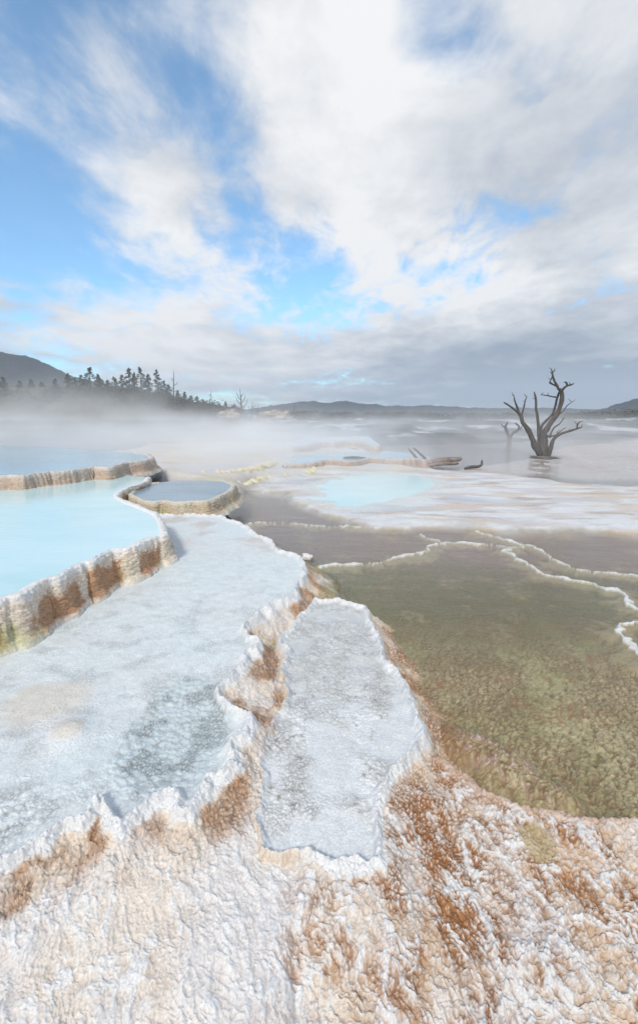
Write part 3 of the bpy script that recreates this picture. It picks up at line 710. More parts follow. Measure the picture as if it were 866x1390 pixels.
pool('large raised pool of milky turquoise water behind a cream wall with rust stains', A_crest, Z_A, grd(), 1, M_turq,
     [U(120, 640, Z_A), U(-100, 640, Z_A), (-16, 9), (-14, 4), (-6, 1.5)], ds=0.010, thick=0.07, flare=0.02, seed=31, scal=0.03, green=0.6, skirt=0.05)
pool('highest terrace pool at far left, behind the turquoise pool, with a fluted pale grey wall', B_crest, Z_B, const(Z_A - 0.02), 1, M_up,
     [(-14, 16), (-30, 15), (-30, 8)], ds=0.02, thick=0.10, flare=0.06, stain=0.25, cap=(0.66, 0.61, 0.57), tint=(0.56, 0.48, 0.42), seed=61, scal=0.06, green=0.1)
pool('small round pool of slate-blue water with a mossy cream rim beside the turquoise pool', C_crest, Z_C, const(0.06), 1, M_grey,
     [U(280, 652, Z_C), U(240, 652, Z_C)], ds=0.014, thick=0.10, flare=0.07, stain=0.2, cap=(0.64, 0.60, 0.52), tint=(0.52, 0.47, 0.36), seed=91, scal=0.03, green=0.5)
pool('low far terrace pool with a pale pinkish wall, beside the fallen log', G_crest, Z_G, const(-0.24), 1, M_up,
     [U(520, 612, Z_G), U(400, 617, Z_G)], ds=0.04, thick=0.14, flare=0.1, stain=0.25, cap=(0.56, 0.49, 0.46), tint=(0.50, 0.39, 0.34), seed=121, scal=0.08, green=0.0)
pool('farthest terrace pool, a low tan wall in front of the dark ledges', K_crest, Z_K, const(-0.08), 1, M_up,
     [U(500, 592, Z_K), U(410, 594, Z_K)], ds=0.05, thick=0.15, flare=0.12, stain=0.25, cap=(0.54, 0.47, 0.42), tint=(0.50, 0.40, 0.33), seed=151, scal=0.10, green=0.0)
tag(sheet('spring_pool', np.mean(MID_POOL, axis=0) + (smooth_line(MID_POOL, 0.1, True) - np.mean(MID_POOL, axis=0)) * 1.12, -0.216, M_turq2), 'flat pale turquoise spring pool level with the white flats, right of centre', 'pool')

# ------------------------------------------------------------------ thin rims
def rim(pts, half, z, label, cat, tint, seed, hgt=0.03, cap=WHITE):
    L = smooth_line(PL(pts, z), 0.012 if half < 0.045 else 0.02)
    s = np.concatenate([[0], np.cumsum(np.linalg.norm(np.diff(L, axis=0), axis=1))])
    tg = np.gradient(L, axis=0); tg /= np.linalg.norm(tg, axis=1, keepdims=True)
    nr = np.stack([tg[:, 1], -tg[:, 0]], 1)
    wob = 0.06 * noise(s * 2.5, s * 0 + seed, seed) + 0.05 * noise(s * 8, s * 0 + seed, seed + 1) + 0.022 * noise(s * 26, s * 0, seed + 5)
    wid = half * (0.9 + 0.9 * noise(s * 3.1, s * 0, seed + 2) + 0.8 * noise(s * 14, s * 0, seed + 3))
    a = np.linspace(-1, 1, 15)
    S, A = np.meshgrid(s, a)
    lump = fbm(S * 22, A * 1.5, seed + 4, 3)
    def side_w(k_):
        return half * np.clip(0.8 + 1.1 * noise(s * 3.7, s * 0 + k_, seed + k_) + 1.0 * noise(s * 13, s * 0, seed + k_ + 1) + 0.5 * noise(s * 40, s * 0, seed + k_ + 2), 0.15, 4)
    sc_ = half * (0.25 + 2.6 * np.abs(noise(s * 6.5, s * 0 + 2.2, seed + 40)) + 1.6 * np.abs(noise(s * 17, s * 0, seed + 41)) + 1.3 * ss(0.1, 0.5, noise(s * 1.1, s * 0, seed + 43)))
    ofs = np.where(A < 0, A * side_w(20)[None] * 0.6, A * sc_[None]) * 1.6 + wob[None] + 0.012 * lump
    X = L[:, 0][None] + nr[:, 0][None] * ofs; Y = L[:, 1][None] + nr[:, 1][None] * ofs
    hh = hgt * (0.75 + 0.9 * noise(s * 5, s * 0, seed + 7) + 0.5 * noise(s * 19, s * 0, seed + 8))[None]
    zz = z - 0.05 + (0.05 + np.clip(hh, 0.001, None)) * np.clip(1 - A * A, 0, 1) ** 0.6 + 0.012 * lump * (1 - A * A)
    c = np.tile(np.array(tint, np.float32), (X.size, 1))
    c = mixc(c, cap, ss(0.95, 0.6, np.abs(A.ravel() + 0.3 * lump.ravel())))
    c = mixc(c, (0.62, 0.52, 0.36), 0.5 * ss(0.1, 0.5, fbm(S.ravel() * 4, A.ravel(), seed + 9, 3)))
    o = mesh_obj('travertine_ridge', np.stack([X.ravel(), Y.ravel(), zz.ravel()], 1), grid_faces(*X.shape), M_wall, cols=c, attrs={'wet': np.full(X.size, .4)})
    return tag(o, label, cat, 'low rims dividing the shallow pools')

rim(YEL[0][0], 0.07, -0.17, 'yellowish rim running from the small slate-blue pool towards the spring pool', 'rim', (0.55, 0.50, 0.28), 15, 0.08, (0.72, 0.68, 0.50))
rim(YEL[1][0], 0.09, 0.02, 'yellowish ledge across the pale shelf behind the small slate-blue pool', 'rim', (0.58, 0.50, 0.30), 35, 0.08, (0.74, 0.68, 0.54))

# ------------------------------------------------------------------ lumps and stones
def lump_mesh(name, loc, r, mat, seed, flat=0.6, rough=0.35, sub_=4, parent=None, col=None):
    bm = bmesh.new(); bmesh.ops.create_icosphere(bm, subdivisions=sub_, radius=1)
    P = np.array([v.co[:] for v in bm.verts]); F = [[v.index for v in f.verts] for f in bm.faces]; bm.free()
    d = 1 + rough * fbm(P[:, 0] * 1.3 + seed, P[:, 1] * 1.3 + P[:, 2] * 1.7, seed, 4)
    P = P * d[:, None] * np.array(r)
    P[:, 2] = np.maximum(P[:, 2], -r[2] * flat)
    at_ = {'wet': np.full(len(P), .3)}
    c = np.tile(np.array(col or (0.5, 0.5, 0.5), np.float32), (len(P), 1))
    return mesh_obj(name, P + np.array(loc), np.array(F), mat, parent, cols=c, attrs=at_, origin=loc)

p = U(417, 757, WATER)
tag(lump_mesh('stone', (p[0], p[1], WATER + 0.01), (0.075, 0.06, 0.045), M_wall, 5, col=(0.75, 0.73, 0.72)), 'lone rounded white stone in the brown pool at the edge of the white basin', 'stone')

# ------------------------------------------------------------------ dead wood
def tube(pts, rads, sides=9, seed=0, rough=0.18, sub_=4):
    P = smooth_line([tuple(p) for p in pts], 1e9) if False else None
    pts = [np.array(p, float) for p in pts]
    q = []; rr = []
    n = len(pts)
    for i in range(n - 1):
        p1, p2 = pts[i], pts[i + 1]; p0 = pts[i - 1] if i else 2 * p1 - p2; p3 = pts[i + 2] if i + 2 < n else 2 * p2 - p1
        for t in np.linspace(0, 1, sub_, endpoint=False):
            q.append(0.5 * (2 * p1 + (p2 - p0) * t + (2 * p0 - 5 * p1 + 4 * p2 - p3) * t * t + (3 * p1 - p0 - 3 * p2 + p3) * t ** 3))
            rr.append(rads[i] + (rads[i + 1] - rads[i]) * t)
    q.append(pts[-1]); rr.append(rads[-1] * 0.55)
    q = np.array(q); rr = np.array(rr)
    tg = np.gradient(q, axis=0); tg /= np.linalg.norm(tg, axis=1, keepdims=True) + 1e-9
    V_, F_ = [], []
    up = np.array([0.31, 0.9, 0.2])
    for i in range(len(q)):
        a = np.cross(tg[i], up); a /= np.linalg.norm(a) + 1e-9; b = np.cross(tg[i], a)
        for k in range(sides):
            th = 2 * math.pi * k / sides
            r_ = rr[i] * (1 + rough * float(noise(np.array([k * 1.7 + seed]), np.array([i * 0.45 + seed]), seed % 50)[0]) * 1.6)
            V_.append(q[i] + (a * math.cos(th) + b * math.sin(th)) * r_)
    for i in range(len(q) - 1):
        for k in range(sides):
            k2 = (k + 1) % sides
            F_.append([i * sides + k, i * sides + k2, (i + 1) * sides + k2, (i + 1) * sides + k])
    V_.append(q[0]); V_.append(q[-1]); a0 = len(V_) - 2
    for k in range(sides):
        F_.append([a0, (k + 1) % sides, k]); F_.append([a0 + 1, (len(q) - 1) * sides + k, (len(q) - 1) * sides + (k + 1) % sides])
    return V_, F_

def joined(tubes):
    V_, F_ = [], []
    for v, f in tubes:
        o = len(V_); V_ += list(v); F_ += [[i + o for i in ff] for ff in f]
    return np.array(V_), F_

DT = 17.9
def dp(x, y, dy=0.0):
    return at(660 + x / 4.204, 480 + y / 4.204, DT + dy)
KR = DT / F_PX / 4.204 * 0.72
tree = tag(empty('dead_tree', dp(330, 592)), 'large bare dead tree with several twisted dark stems standing in steaming shallow water', 'dead tree')
BR = [
    ('trunk', [[(330, 600, 0, 46), (330, 575, 0, 40), (328, 530, 0, 31), (325, 470, 0, 26), (345, 425, 0, 21), (385, 370, -.1, 19), (415, 315, -.1, 17), (430, 262, -.1, 16), (428, 225, -.1, 15), (416, 198, -.1, 13)]]),
    ('branch', [[(318, 590, 0, 24), (285, 545, -.1, 25), (262, 490, -.3, 21), (240, 440, -.4, 18), (208, 395, -.5, 15), (192, 348, -.5, 12), (160, 320, -.6, 8), (128, 296, -.7, 6.5), (97, 277, -.7, 5)],
                [(190, 345, -.5, 9), (172, 300, -.5, 7), (160, 265, -.6, 5), (157, 242, -.6, 4)], [(200, 352, -.5, 7), (212, 310, -.4, 6), (219, 275, -.4, 5), (230, 245, -.4, 3.5)]]),
    ('branch', [[(312, 590, .1, 22), (303, 520, .2, 16), (298, 450, .3, 13), (294, 390, .3, 11), (284, 320, .3, 10), (281, 260, .3, 8), (271, 216, .3, 5)]]),
    ('branch', [[(412, 205, -.1, 10), (400, 180, -.1, 9), (384, 148, -.1, 7.5), (375, 115, -.1, 6.5), (371, 90, -.1, 4)], [(405, 188, -.1, 7), (378, 175, 0, 6.5), (360, 166, 0, 5), (368, 148, 0, 4), (374, 132, 0, 4)], [(374, 112, -.1, 5), (381, 104, -.1, 4)]]),
    ('branch', [[(424, 222, -.1, 11), (440, 198, -.2, 9), (460, 184, -.2, 8), (482, 178, -.3, 6), (500, 170, -.3, 4)], [(462, 184, -.2, 7), (456, 168, -.2, 7), (448, 159, -.2, 5)]]),
    ('branch', [[(318, 480, .2, 13), (312, 420, .3, 11), (345, 378, .4, 10), (376, 345, .4, 9), (392, 300, .4, 9), (402, 255, .3, 8), (416, 215, .1, 8)]]),
    ('branch', [[(404, 250, -.1, 6), (380, 246, -.1, 6), (350, 240, 0, 5), (310, 234, 0, 3)]]),
    ('branch', [[(415, 345, .1, 5), (440, 325, .2, 4.5), (458, 298, .3, 4), (486, 277, .4, 2.5)]]),
    ('branch', [[(345, 590, -.1, 24), (368, 535, -.3, 17), (382, 488, -.4, 13), (425, 458, -.5, 10), (478, 440, -.6, 9), (518, 428, -.6, 7), (543, 420, -.6, 4)], [(515, 429, -.6, 6), (519, 405, -.6, 6), (534, 388, -.6, 4)]]),
    ('branch', [[(332, 462, -.1, 8), (362, 472, -.2, 7), (398, 462, -.2, 5), (440, 428, -.3, 3)], [(395, 463, -.2, 4), (410, 455, -.2, 3.5), (400, 448, -.2, 2.5)]]),
    ('branch', [[(358, 480, 0, 9), (372, 445, .1, 7), (388, 420, .2, 6), (415, 402, .2, 5), (434, 378, .2, 3)]]),
]
tw = random.Random(4)
twl = []
for nm, lines in BR[1:]:
    for ln in lines:
        for _ in range(3 if len(ln) > 4 else 2):
            i = tw.randrange(max(1, len(ln) // 2), len(ln)); a, b, c_, r = ln[i]
            dx, dy = tw.uniform(-1, 1) * 22, -tw.uniform(2, 24)
            twl.append([(a, b, c_, min(r, 3.2)), (a + dx * .5, b + dy * .4, c_ + tw.uniform(-.1, .1), 2.2), (a + dx, b + dy, c_ + tw.uniform(-.2, .2), 1.2)])
BR += [('twig', [t_]) for t_ in twl]
tloc = np.array(tree.location)
for j, (nm, lines) in enumerate(BR):
    tb = [tube([dp(a, b, c_ * 1.0) for a, b, c_, r in ln], [r * KR for a, b, c_, r in ln], 11 if nm == 'trunk' else 8, 3 + j * 7 + k) for k, ln in enumerate(lines)]
    v, f = joined(tb)
    mesh_obj(nm, v, f, M_wood, tree, origin=tloc)

def dead_shrub(name, base, lines, label, cat, group=None, mat=None):
    t = tag(empty(name, base), label, cat, group)
    for j, (nm, pts) in enumerate(lines):
        v, f = tube([p for p, r in pts], [r for p, r in pts], 7, j * 5 + int(abs(base[0]) * 3), sub_=3)
        mesh_obj(nm, v, f, mat or M_wood, t, origin=base)
    return t

p_ = dp(330, 592)
mesh_obj_crust = lump_mesh('root_crust', (0, 0, -0.08), (0.55, 0.45, 0.06), M_wall, 77, 0.9, 0.7, 5, tree, (0.20, 0.185, 0.18))

# smaller dead tree behind
D2 = 27.0
def dq(x, y): return at(660 + x / 4.204, 480 + y / 4.204, D2)
KQ = D2 / F_PX / 4.204
dead_shrub('dead_tree', dq(130, 520), [
    ('trunk', [(dq(130, 530), 12 * KQ), (dq(128, 480), 10 * KQ), (dq(115, 440), 9 * KQ), (dq(108, 415), 7 * KQ), (dq(122, 390), 4 * KQ)]),
    ('branch', [(dq(130, 490), 9 * KQ), (dq(150, 455), 8 * KQ), (dq(175, 440), 7 * KQ), (dq(185, 415), 6 * KQ), (dq(160, 395), 4 * KQ)]),
    ('branch', [(dq(110, 420), 5 * KQ), (dq(92, 412), 4 * KQ), (dq(85, 400), 3 * KQ)]),
    ('branch', [(dq(178, 436), 5 * KQ), (dq(192, 432), 4 * KQ), (dq(205, 410), 2.5 * KQ)])],
    'small low dead tree with arched branches, just left behind the big bare tree', 'dead tree')

# fallen logs and sticks by the low far pool
def log(name, pts, Y, label, mat, cat='log'):
    P = [at(a, b, Y + c_) for a, b, c_, r in pts]
    v, f = tube(P, [r * Y / F_PX for a, b, c_, r in pts], 10, int(pts[0][0]) % 40, 0.3)
    o = mesh_obj(name, v, f, mat, origin=np.array(P[0]))
    return tag(o, label, cat, 'driftwood by the low far pool')
log('fallen_log', [(577, 627, 0, 3.4), (595, 626, -.1, 4.0), (612, 624, -.1, 3.8), (627, 623, -.2, 3.0)], 15.4, 'thick reddish brown log lying at the end of the low pink pool wall', M_log)
log('fallen_log', [(580, 632, -.6, 2.2), (600, 629.5, -.6, 2.6), (622, 629, -.6, 2.0)], 15.4, 'thinner dark log lying just in front of the thick reddish log', M_log)
log('stick', [(570, 627, 0, 1.6), (562, 618, .1, 1.5), (554, 609, .1, 1.1)], 15.3, 'shorter of the two sticks poking up beside the reddish log', M_wood, 'stick')
log('stick', [(579, 624, 0, 1.9), (570, 616, .1, 1.7), (561, 608, .1, 1.1)], 15.3, 'longer of the two sticks poking up beside the reddish log, right one', M_wood, 'stick')
log('driftwood', [(630, 636, 0, 1.6), (640, 634, 0, 2.0), (652, 632, 0, 1.7), (654, 624, .1, 1.0)], 14.2, 'small dark driftwood branch with an upturned end between the log and the dead tree', M_wood, 'driftwood')
log('driftwood', [(466, 622, 0, 1.3), (480, 621, 0, 1.6), (496, 621.5, 0, 1.1)], 15.4, 'flat dark branch lying on top of the low pink pool wall', M_wood, 'driftwood')

# ------------------------------------------------------------------ hills
def hill(name, Y, depth, crest, mat, rough, seed, nx=260, nd=26, base=-1.0):
    px = np.array([c[0] for c in crest]); pyv = np.array([c[1] for c in crest])
    xs = np.linspace(px[0], px[-1], nx)
    ys = np.interp(xs, px, pyv)
    V_ = []
    for j in range(nd):
        t = j / (nd - 1)
        sh = math.sin(min(t * 2, 1) * math.pi / 2) if t <= 0.5 else math.cos((t - 0.5) * math.pi)
        for x_, y_ in zip(xs, ys):
            p = at(x_, y_, Y)
            V_.append((p.x * (1 + (t - 0.5) * depth / Y), Y + (t - 0.5) * depth, base + max(p.z - base, 0) * sh))
    V_ = np.array(V_, np.float32)
    hN = np.clip(V_[:, 2] - base, 0, None)
    V_[:, 2] += rough * fbm(V_[:, 0] / (rough * 9), V_[:, 1] / (rough * 9), seed, 4) * np.clip(hN / (rough * 3), 0, 1) + 0.45 * rough * fbm(V_[:, 0] / (rough * 1.6), V_[:, 1] / (rough * 1.6), seed + 5, 3) * np.clip(hN / (rough * 2), 0, 1)
    return tag(mesh_obj(name, V_, grid_faces(nd, nx), mat), kind='structure')

hill('hill', 520, 260, [(-500, 455), (-300, 448), (-120, 466), (-40, 474), (0, 478), (20, 482), (40, 485), (60, 492), (80, 503), (100, 512), (150, 524), (230, 540), (330, 556), (430, 562)], M_hill, 2.2, 3, 320)
hill('hill', 760, 220, [(250, 562), (330, 557), (390, 548), (412, 545), (430, 546), (455, 547), (470, 544), (490, 548), (520, 551), (560, 552), (590, 551), (620, 553), (660, 555), (720, 554), (800, 556), (900, 553), (1100, 552), (1400, 540)], M_hill, 3.0, 13, 420)
hill('hill', 420, 240, [(690, 563), (740, 563), (780, 562), (800, 559), (820, 555), (840, 549), (866, 541), (920, 528), (1000, 515), (1150, 498), (1400, 490)], M_hill, 2.0, 23, 260)
slope_ = hill('hill', 112, 50, [(-420, 520), (-200, 520), (0, 524), (60, 524), (110, 526), (150, 528), (190, 531), (220, 537), (245, 546), (270, 551), (300, 557), (325, 563), (345, 567)], M_hill2, 0.7, 33, 300)

# ------------------------------------------------------------------ trees beyond the water
def leaf_cloud(pts, size, rs, flat=0.5):
    n = len(pts)
    a = rs.uniform(0, 2 * math.pi, n); t = rs.uniform(-1, 1, n) * flat
    d1 = np.stack([np.cos(a), np.sin(a), t], 1) * size[:, None]
    d2 = np.stack([-np.sin(a) * 0.5, np.cos(a) * 0.5, rs.uniform(-0.7, 0.7, n)], 1) * size[:, None] * 0.6
    v = np.stack([pts - d1 * 0.5 - d2 * 0.4, pts + d1 * 0.6, pts - d1 * 0.4 + d2 * 0.7], 1).reshape(-1, 3)
    return v, np.arange(3 * n).reshape(-1, 3)

def conifer_parts(h, w, rs, bare=0.12, dens=1.0):
    tv, tf = tube([(0, 0, -0.8), (0.03 * h * rs.uniform(-.5, .5), 0, h * 0.4), (0.02 * h * rs.uniform(-1, 1), 0.02, h * 0.98)], [h * 0.022, h * 0.016, h * 0.004], 6, 4, 0.1, 3)
    P = []; Sz = []
    nb = int(34 * dens)
    for i in range(nb):
        t = bare + (1 - bare) * (i + rs.uniform(0, 0.8)) / nb
        Lb = w * (1 - t) ** 0.75 * rs.uniform(0.45, 1.1) + 0.06 * w
        az = rs.uniform(0, 2 * math.pi); dr = rs.uniform(-0.25, 0.25)
        m_ = int(16 * dens + 24 * Lb / w)
        r = Lb * rs.uniform(0.15, 1, m_) ** 0.8
        sp_ = 0.20 * Lb * (1.1 - 0.6 * r / Lb)
        P.append(np.stack([np.cos(az) * r + rs.normal(0, 1, m_) * sp_, np.sin(az) * r + rs.normal(0, 1, m_) * sp_, t * h + dr * r + rs.normal(0, 0.012 * h, m_)], 1))
        Sz.append(np.full(m_, h * 0.045) * rs.uniform(0.6, 1.3, m_))
    lv, lf = leaf_cloud(np.concatenate(P), np.concatenate(Sz), rs)
    return (np.array(tv), tf), (lv, lf)

def shrub_parts(h, w, rs, dens=2):
    tv, tf = joined([tube([(0, 0, -0.4), (w * rs.uniform(-.3, .3), w * rs.uniform(-.3, .3), h * .4), (w * rs.uniform(-.5, .5), w * rs.uniform(-.5, .5), h * .8)], [h * .03, h * .02, h * .008], 5, k, .1, 2) for k in range(4)])
    P = []
    for k in range(16 * dens):
        c_ = np.array([rs.normal(0, w * .36), rs.normal(0, w * .36), h * rs.uniform(.2, .85)])
        P.append(c_ + rs.normal(0, 1, (60, 3)) * np.array([w * .17, w * .17, h * .11]))
    P = np.concatenate(P); P[:, 2] = np.abs(P[:, 2])
    lv, lf = leaf_cloud(P, rs.uniform(.05, .12, len(P)) * (h + w) * .6, rs, 1.0)
    return (tv, tf), (lv, lf)

def proto(name, parts, mats):
    o = bpy.data.objects.new(name, None); link(o)
    for nm, (v, f), m_ in zip(('trunk', 'crown'), parts, mats):
        mesh_obj(nm, v, f if isinstance(f, list) else np.array(f), m_, o, smooth=(nm == 'trunk'))
    return o

def dup(src):
    r = src.copy(); COL.objects.link(r)
    for ch in list(src.children):
        c_ = ch.copy(); COL.objects.link(c_); c_.parent = r
    return r

rs = np.random.RandomState(5)
PRO = {}
used = set()
def plant(kind, name, px, ptop, pbase, Y, label, cat, group, wscale=1.0):
    if kind not in PRO:
        if kind.startswith('con'):
            i = int(kind[3:]); PRO[kind] = proto(name, conifer_parts(10, [2.6, 3.4, 4.2, 3.2][i], rs, [.06, .12, .2, .04][i], [2.0, 1.7, 1.5, 2.2][i]), (M_bark, M_needle))
        else:
            i = int(kind[3:]); PRO[kind] = proto(name, shrub_parts(10, [7, 9, 6][i], rs), (M_bark, M_scrub))
        o = PRO[kind]
    else:
        o = dup(PRO[kind]); o.name = name
    a, b = at(px, pbase, Y), at(px, ptop, Y)
    s_ = (b.z - a.z) / 10
    o.location = a; o.scale = (s_ * wscale, s_ * wscale, s_); o.rotation_euler = (0, 0, rs.uniform(0, 6.28))
    return tag(o, label, cat, group)

GT = 'trees on the misty slope'
plant('con2', 'conifer_tree', 125, 499, 545, 106, 'broad dark conifer standing alone on the crest of the misty slope', 'tree', GT, 1.1)
plant('con1', 'conifer_tree', 178, 500, 548, 104, 'left one of the two close ragged conifers on the crest right of the lone tree', 'tree', GT, 1.0)
plant('con2', 'conifer_tree', 193, 499, 546, 106, 'right one of the two close ragged conifers on the crest right of the lone tree', 'tree', GT, 0.9)
plant('con1', 'conifer_tree', 215, 502, 550, 103, 'tall narrow conifer just left of the thin bare snag', 'tree', GT, 0.85)
plant('con0', 'conifer_tree', 95, 507, 545, 108, 'small faint conifer left of the lone broad tree on the crest', 'tree', GT, 1.2)
plant('con3', 'conifer_tree', 148, 516, 548, 104, 'low dark conifer between the lone tree and the ragged pair', 'tree', GT, 1.3)
plant('con0', 'conifer_tree', 252, 532, 556, 101, 'small pointed conifer on the scrubby slope right of the thin snag', 'tree', GT, 1.5)
plant('con3', 'conifer_tree', 268, 538, 562, 100, 'second small pointed conifer down the scrubby slope from the thin snag', 'tree', GT, 1.4)
plant('con0', 'conifer_tree', 307, 545, 566, 98, 'little dark conifer at the foot of the slope beside the tan rocks', 'tree', GT, 1.3)
plant('con3', 'conifer_tree', 60, 519, 548, 106, 'squat dim conifer in the thick steam at the left of the slope', 'tree', GT, 1.5)
plant('con1', 'conifer_tree', 30, 517, 548, 106, 'leftmost conifer, nearly lost in the steam', 'tree', GT, 1.2)
k = 0
for (px, pt, pb, ws) in [(8, 512, 548, 1.2), (45, 515, 548, 1.3), (78, 514, 548, 1.1), (104, 513, 547, 1.2), (113, 509, 547, 1.0), (136, 508, 547, 1.1), (140, 514, 549, 1.3), (158, 512, 549, 1.1), (168, 509, 549, 1.0),
                         (185, 506, 550, 0.9), (203, 508, 550, 1.0), (224, 517, 552, 1.1), (230, 522, 553, 1.3), (243, 530, 556, 1.3), (260, 537, 559, 1.4), (276, 542, 562, 1.4), (290, 546, 564, 1.5), (299, 548, 566, 1.3), (316, 551, 567, 1.4)]:
    plant('con%d' % ((k * 3 + 1) % 4), 'conifer_tree', px, pt, pb, 99 + (k * 5) % 9, 'dark conifer in the ragged dense row along the misty slope', 'tree', 'conifers in the dense row on the slope', ws)
    k += 1
GS = 'scrub bushes covering the misty slope'
k = 0
for (px, pt, pb) in [(70, 532, 552), (92, 530, 552), (112, 528, 553), (135, 530, 556), (160, 528, 555), (172, 536, 560), (190, 530, 556), (205, 535, 560), (222, 534, 558), (232, 540, 562), (243, 543, 563), (255, 546, 565),
                     (264, 550, 567), (277, 547, 566), (286, 551, 567), (295, 552, 568), (318, 553, 568), (326, 558, 568), (150, 543, 564), (120, 545, 565), (210, 548, 567), (85, 545, 564), (40, 534, 556), (15, 533, 556), (182, 548, 566), (236, 552, 568)]:
    plant('shr%d' % (k % 3), 'scrub_bush', px, pt - 4, pb, 96 + (k * 7) % 9, 'dark scrubby bush, one of many on the misty slope', 'bush', GS, 1.0)
    k += 1

k = 0
for (px, pt, pb, Y) in [(408, 559, 570, 92), (420, 560, 569, 95), (436, 561, 570, 88), (455, 561, 570, 94), (478, 562, 571, 86), (502, 561, 571, 90), (524, 562, 572, 82), (548, 561, 571, 92), (566, 563, 573, 80), (590, 562, 573, 78),
                        (612, 562, 574, 76), (634, 563, 577, 64), (650, 564, 577, 66), (668, 563, 576, 68), (690, 563, 574, 74), (712, 562, 573, 80), (770, 562, 573, 82), (800, 561, 574, 78), (826, 560, 574, 80), (850, 558, 574, 76), (880, 557, 574, 78)]:
    plant('shr%d' % (k % 3), 'scrub_bush', px, pt - 2, pb, Y, 'low dark bush on the far ledges beyond the steaming flats', 'bush', 'low bushes on the far ledges', 3.0)
    k += 1

# bare snags
def snag(px, pb, pt, Y, label, br, w=1.0, lean=0, name='snag'):
    b = at(px, pb, Y); t_ = at(px + lean, pt, Y); h = t_.z - b.z; r_ = Y / F_PX * w
    L_ = [('trunk', [(np.array(b) - np.array([0, 0, .4]), r_), (np.array(b) * .6 + np.array(t_) * .4, r_ * .85), (np.array(t_), r_ * .35)])]
    for (f, dx, dz) in br:
        p0 = np.array(b) * (1 - f) + np.array(t_) * f
        k_ = Y / F_PX
        L_.append(('branch', [(p0, r_ * .5), (p0 + np.array([dx * .6, 0.3 * dx, dz * .35]) * k_, r_ * .4), (p0 + np.array([dx, .4 * dx, dz]) * k_, r_ * .2)]))
    return dead_shrub(name, np.array(b), L_, label, 'dead tree', 'bare snags along the far shore')
snag(236, 548, 503, 100, 'tall thin bare snag on the slope right of the conifers', [(.55, 5, 5), (.45, -6, 6), (.7, -3, 4), (.35, 4, 3)], 0.9)
snag(284, 556, 530, 98, 'slender leaning snag sticking out of the scrub', [(.5, 3, 5), (.7, -2, 3)], 0.6, 3)
snag(329, 567, 528, 92, 'many-branched bare dead tree on the shore between the two tan rocks', [(.3, 8, 14), (.45, -7, 12), (.5, 6, 14), (.62, -5, 10), (.25, -9, 10), (.72, 4, 8)], 1.1, -3)
snag(341, 567, 545, 92, 'low bare dead tree right of the many-branched one', [(.3, 4, 10), (.4, -4, 8), (.6, 5, 6)], 0.7, 2)
snag(349, 567, 548, 92, 'thin straight stick-like snag left of the broad tan rock', [(.5, 2, 4)], 0.5, 1)
snag(398, 567, 546, 94, 'forked bare snag at the right end of the broad tan rock', [(.3, 5, 9), (.4, -5, 10), (.6, 3, 6)], 0.6, 2)

# tan outcrops on the far shore
for (px, pb, wpx, hpx, Y, lab, sd) in [(376, 569, 27, 13, 100, 'broad flat-topped tan rock outcrop on the far shore', 3), (312, 567, 15, 11, 97, 'smaller tan rock outcrop at the foot of the scrubby slope', 9)]:
    p = at(px, pb, Y); kk = Y / F_PX
    tag(lump_mesh('rock_outcrop', (p.x, p.y, p.z), (wpx * kk, 3.0, hpx * kk * 0.9), M_rock, sd, 0.2, 0.42, 5), lab, 'rock', 'tan rocks on the far shore')

# ------------------------------------------------------------------ air: even haze, and steam hanging over the hot water
def box(name, lo, hi, mat):
    v = [(x_, y_, z_) for x_ in (lo[0], hi[0]) for y_ in (lo[1], hi[1]) for z_ in (lo[2], hi[2])]
    f = [[0, 1, 3, 2], [4, 6, 7, 5], [0, 4, 5, 1], [2, 3, 7, 6], [0, 2, 6, 4], [1, 5, 7, 3]]
    return tag(mesh_obj(name, v, f, mat, smooth=False), kind='stuff')

m, nt, out = new_mat('haze_air')
pv = N(nt, 'ShaderNodeVolumePrincipled', i_Density=0.0005); pv.inputs['Color'].default_value = (0.80, 0.89, 1.0, 1)
nt.links.new(pv.outputs[0], out.inputs['Volume'])
box('haze', (-2100, -60, -2.2), (2100, 2200, 130), m)

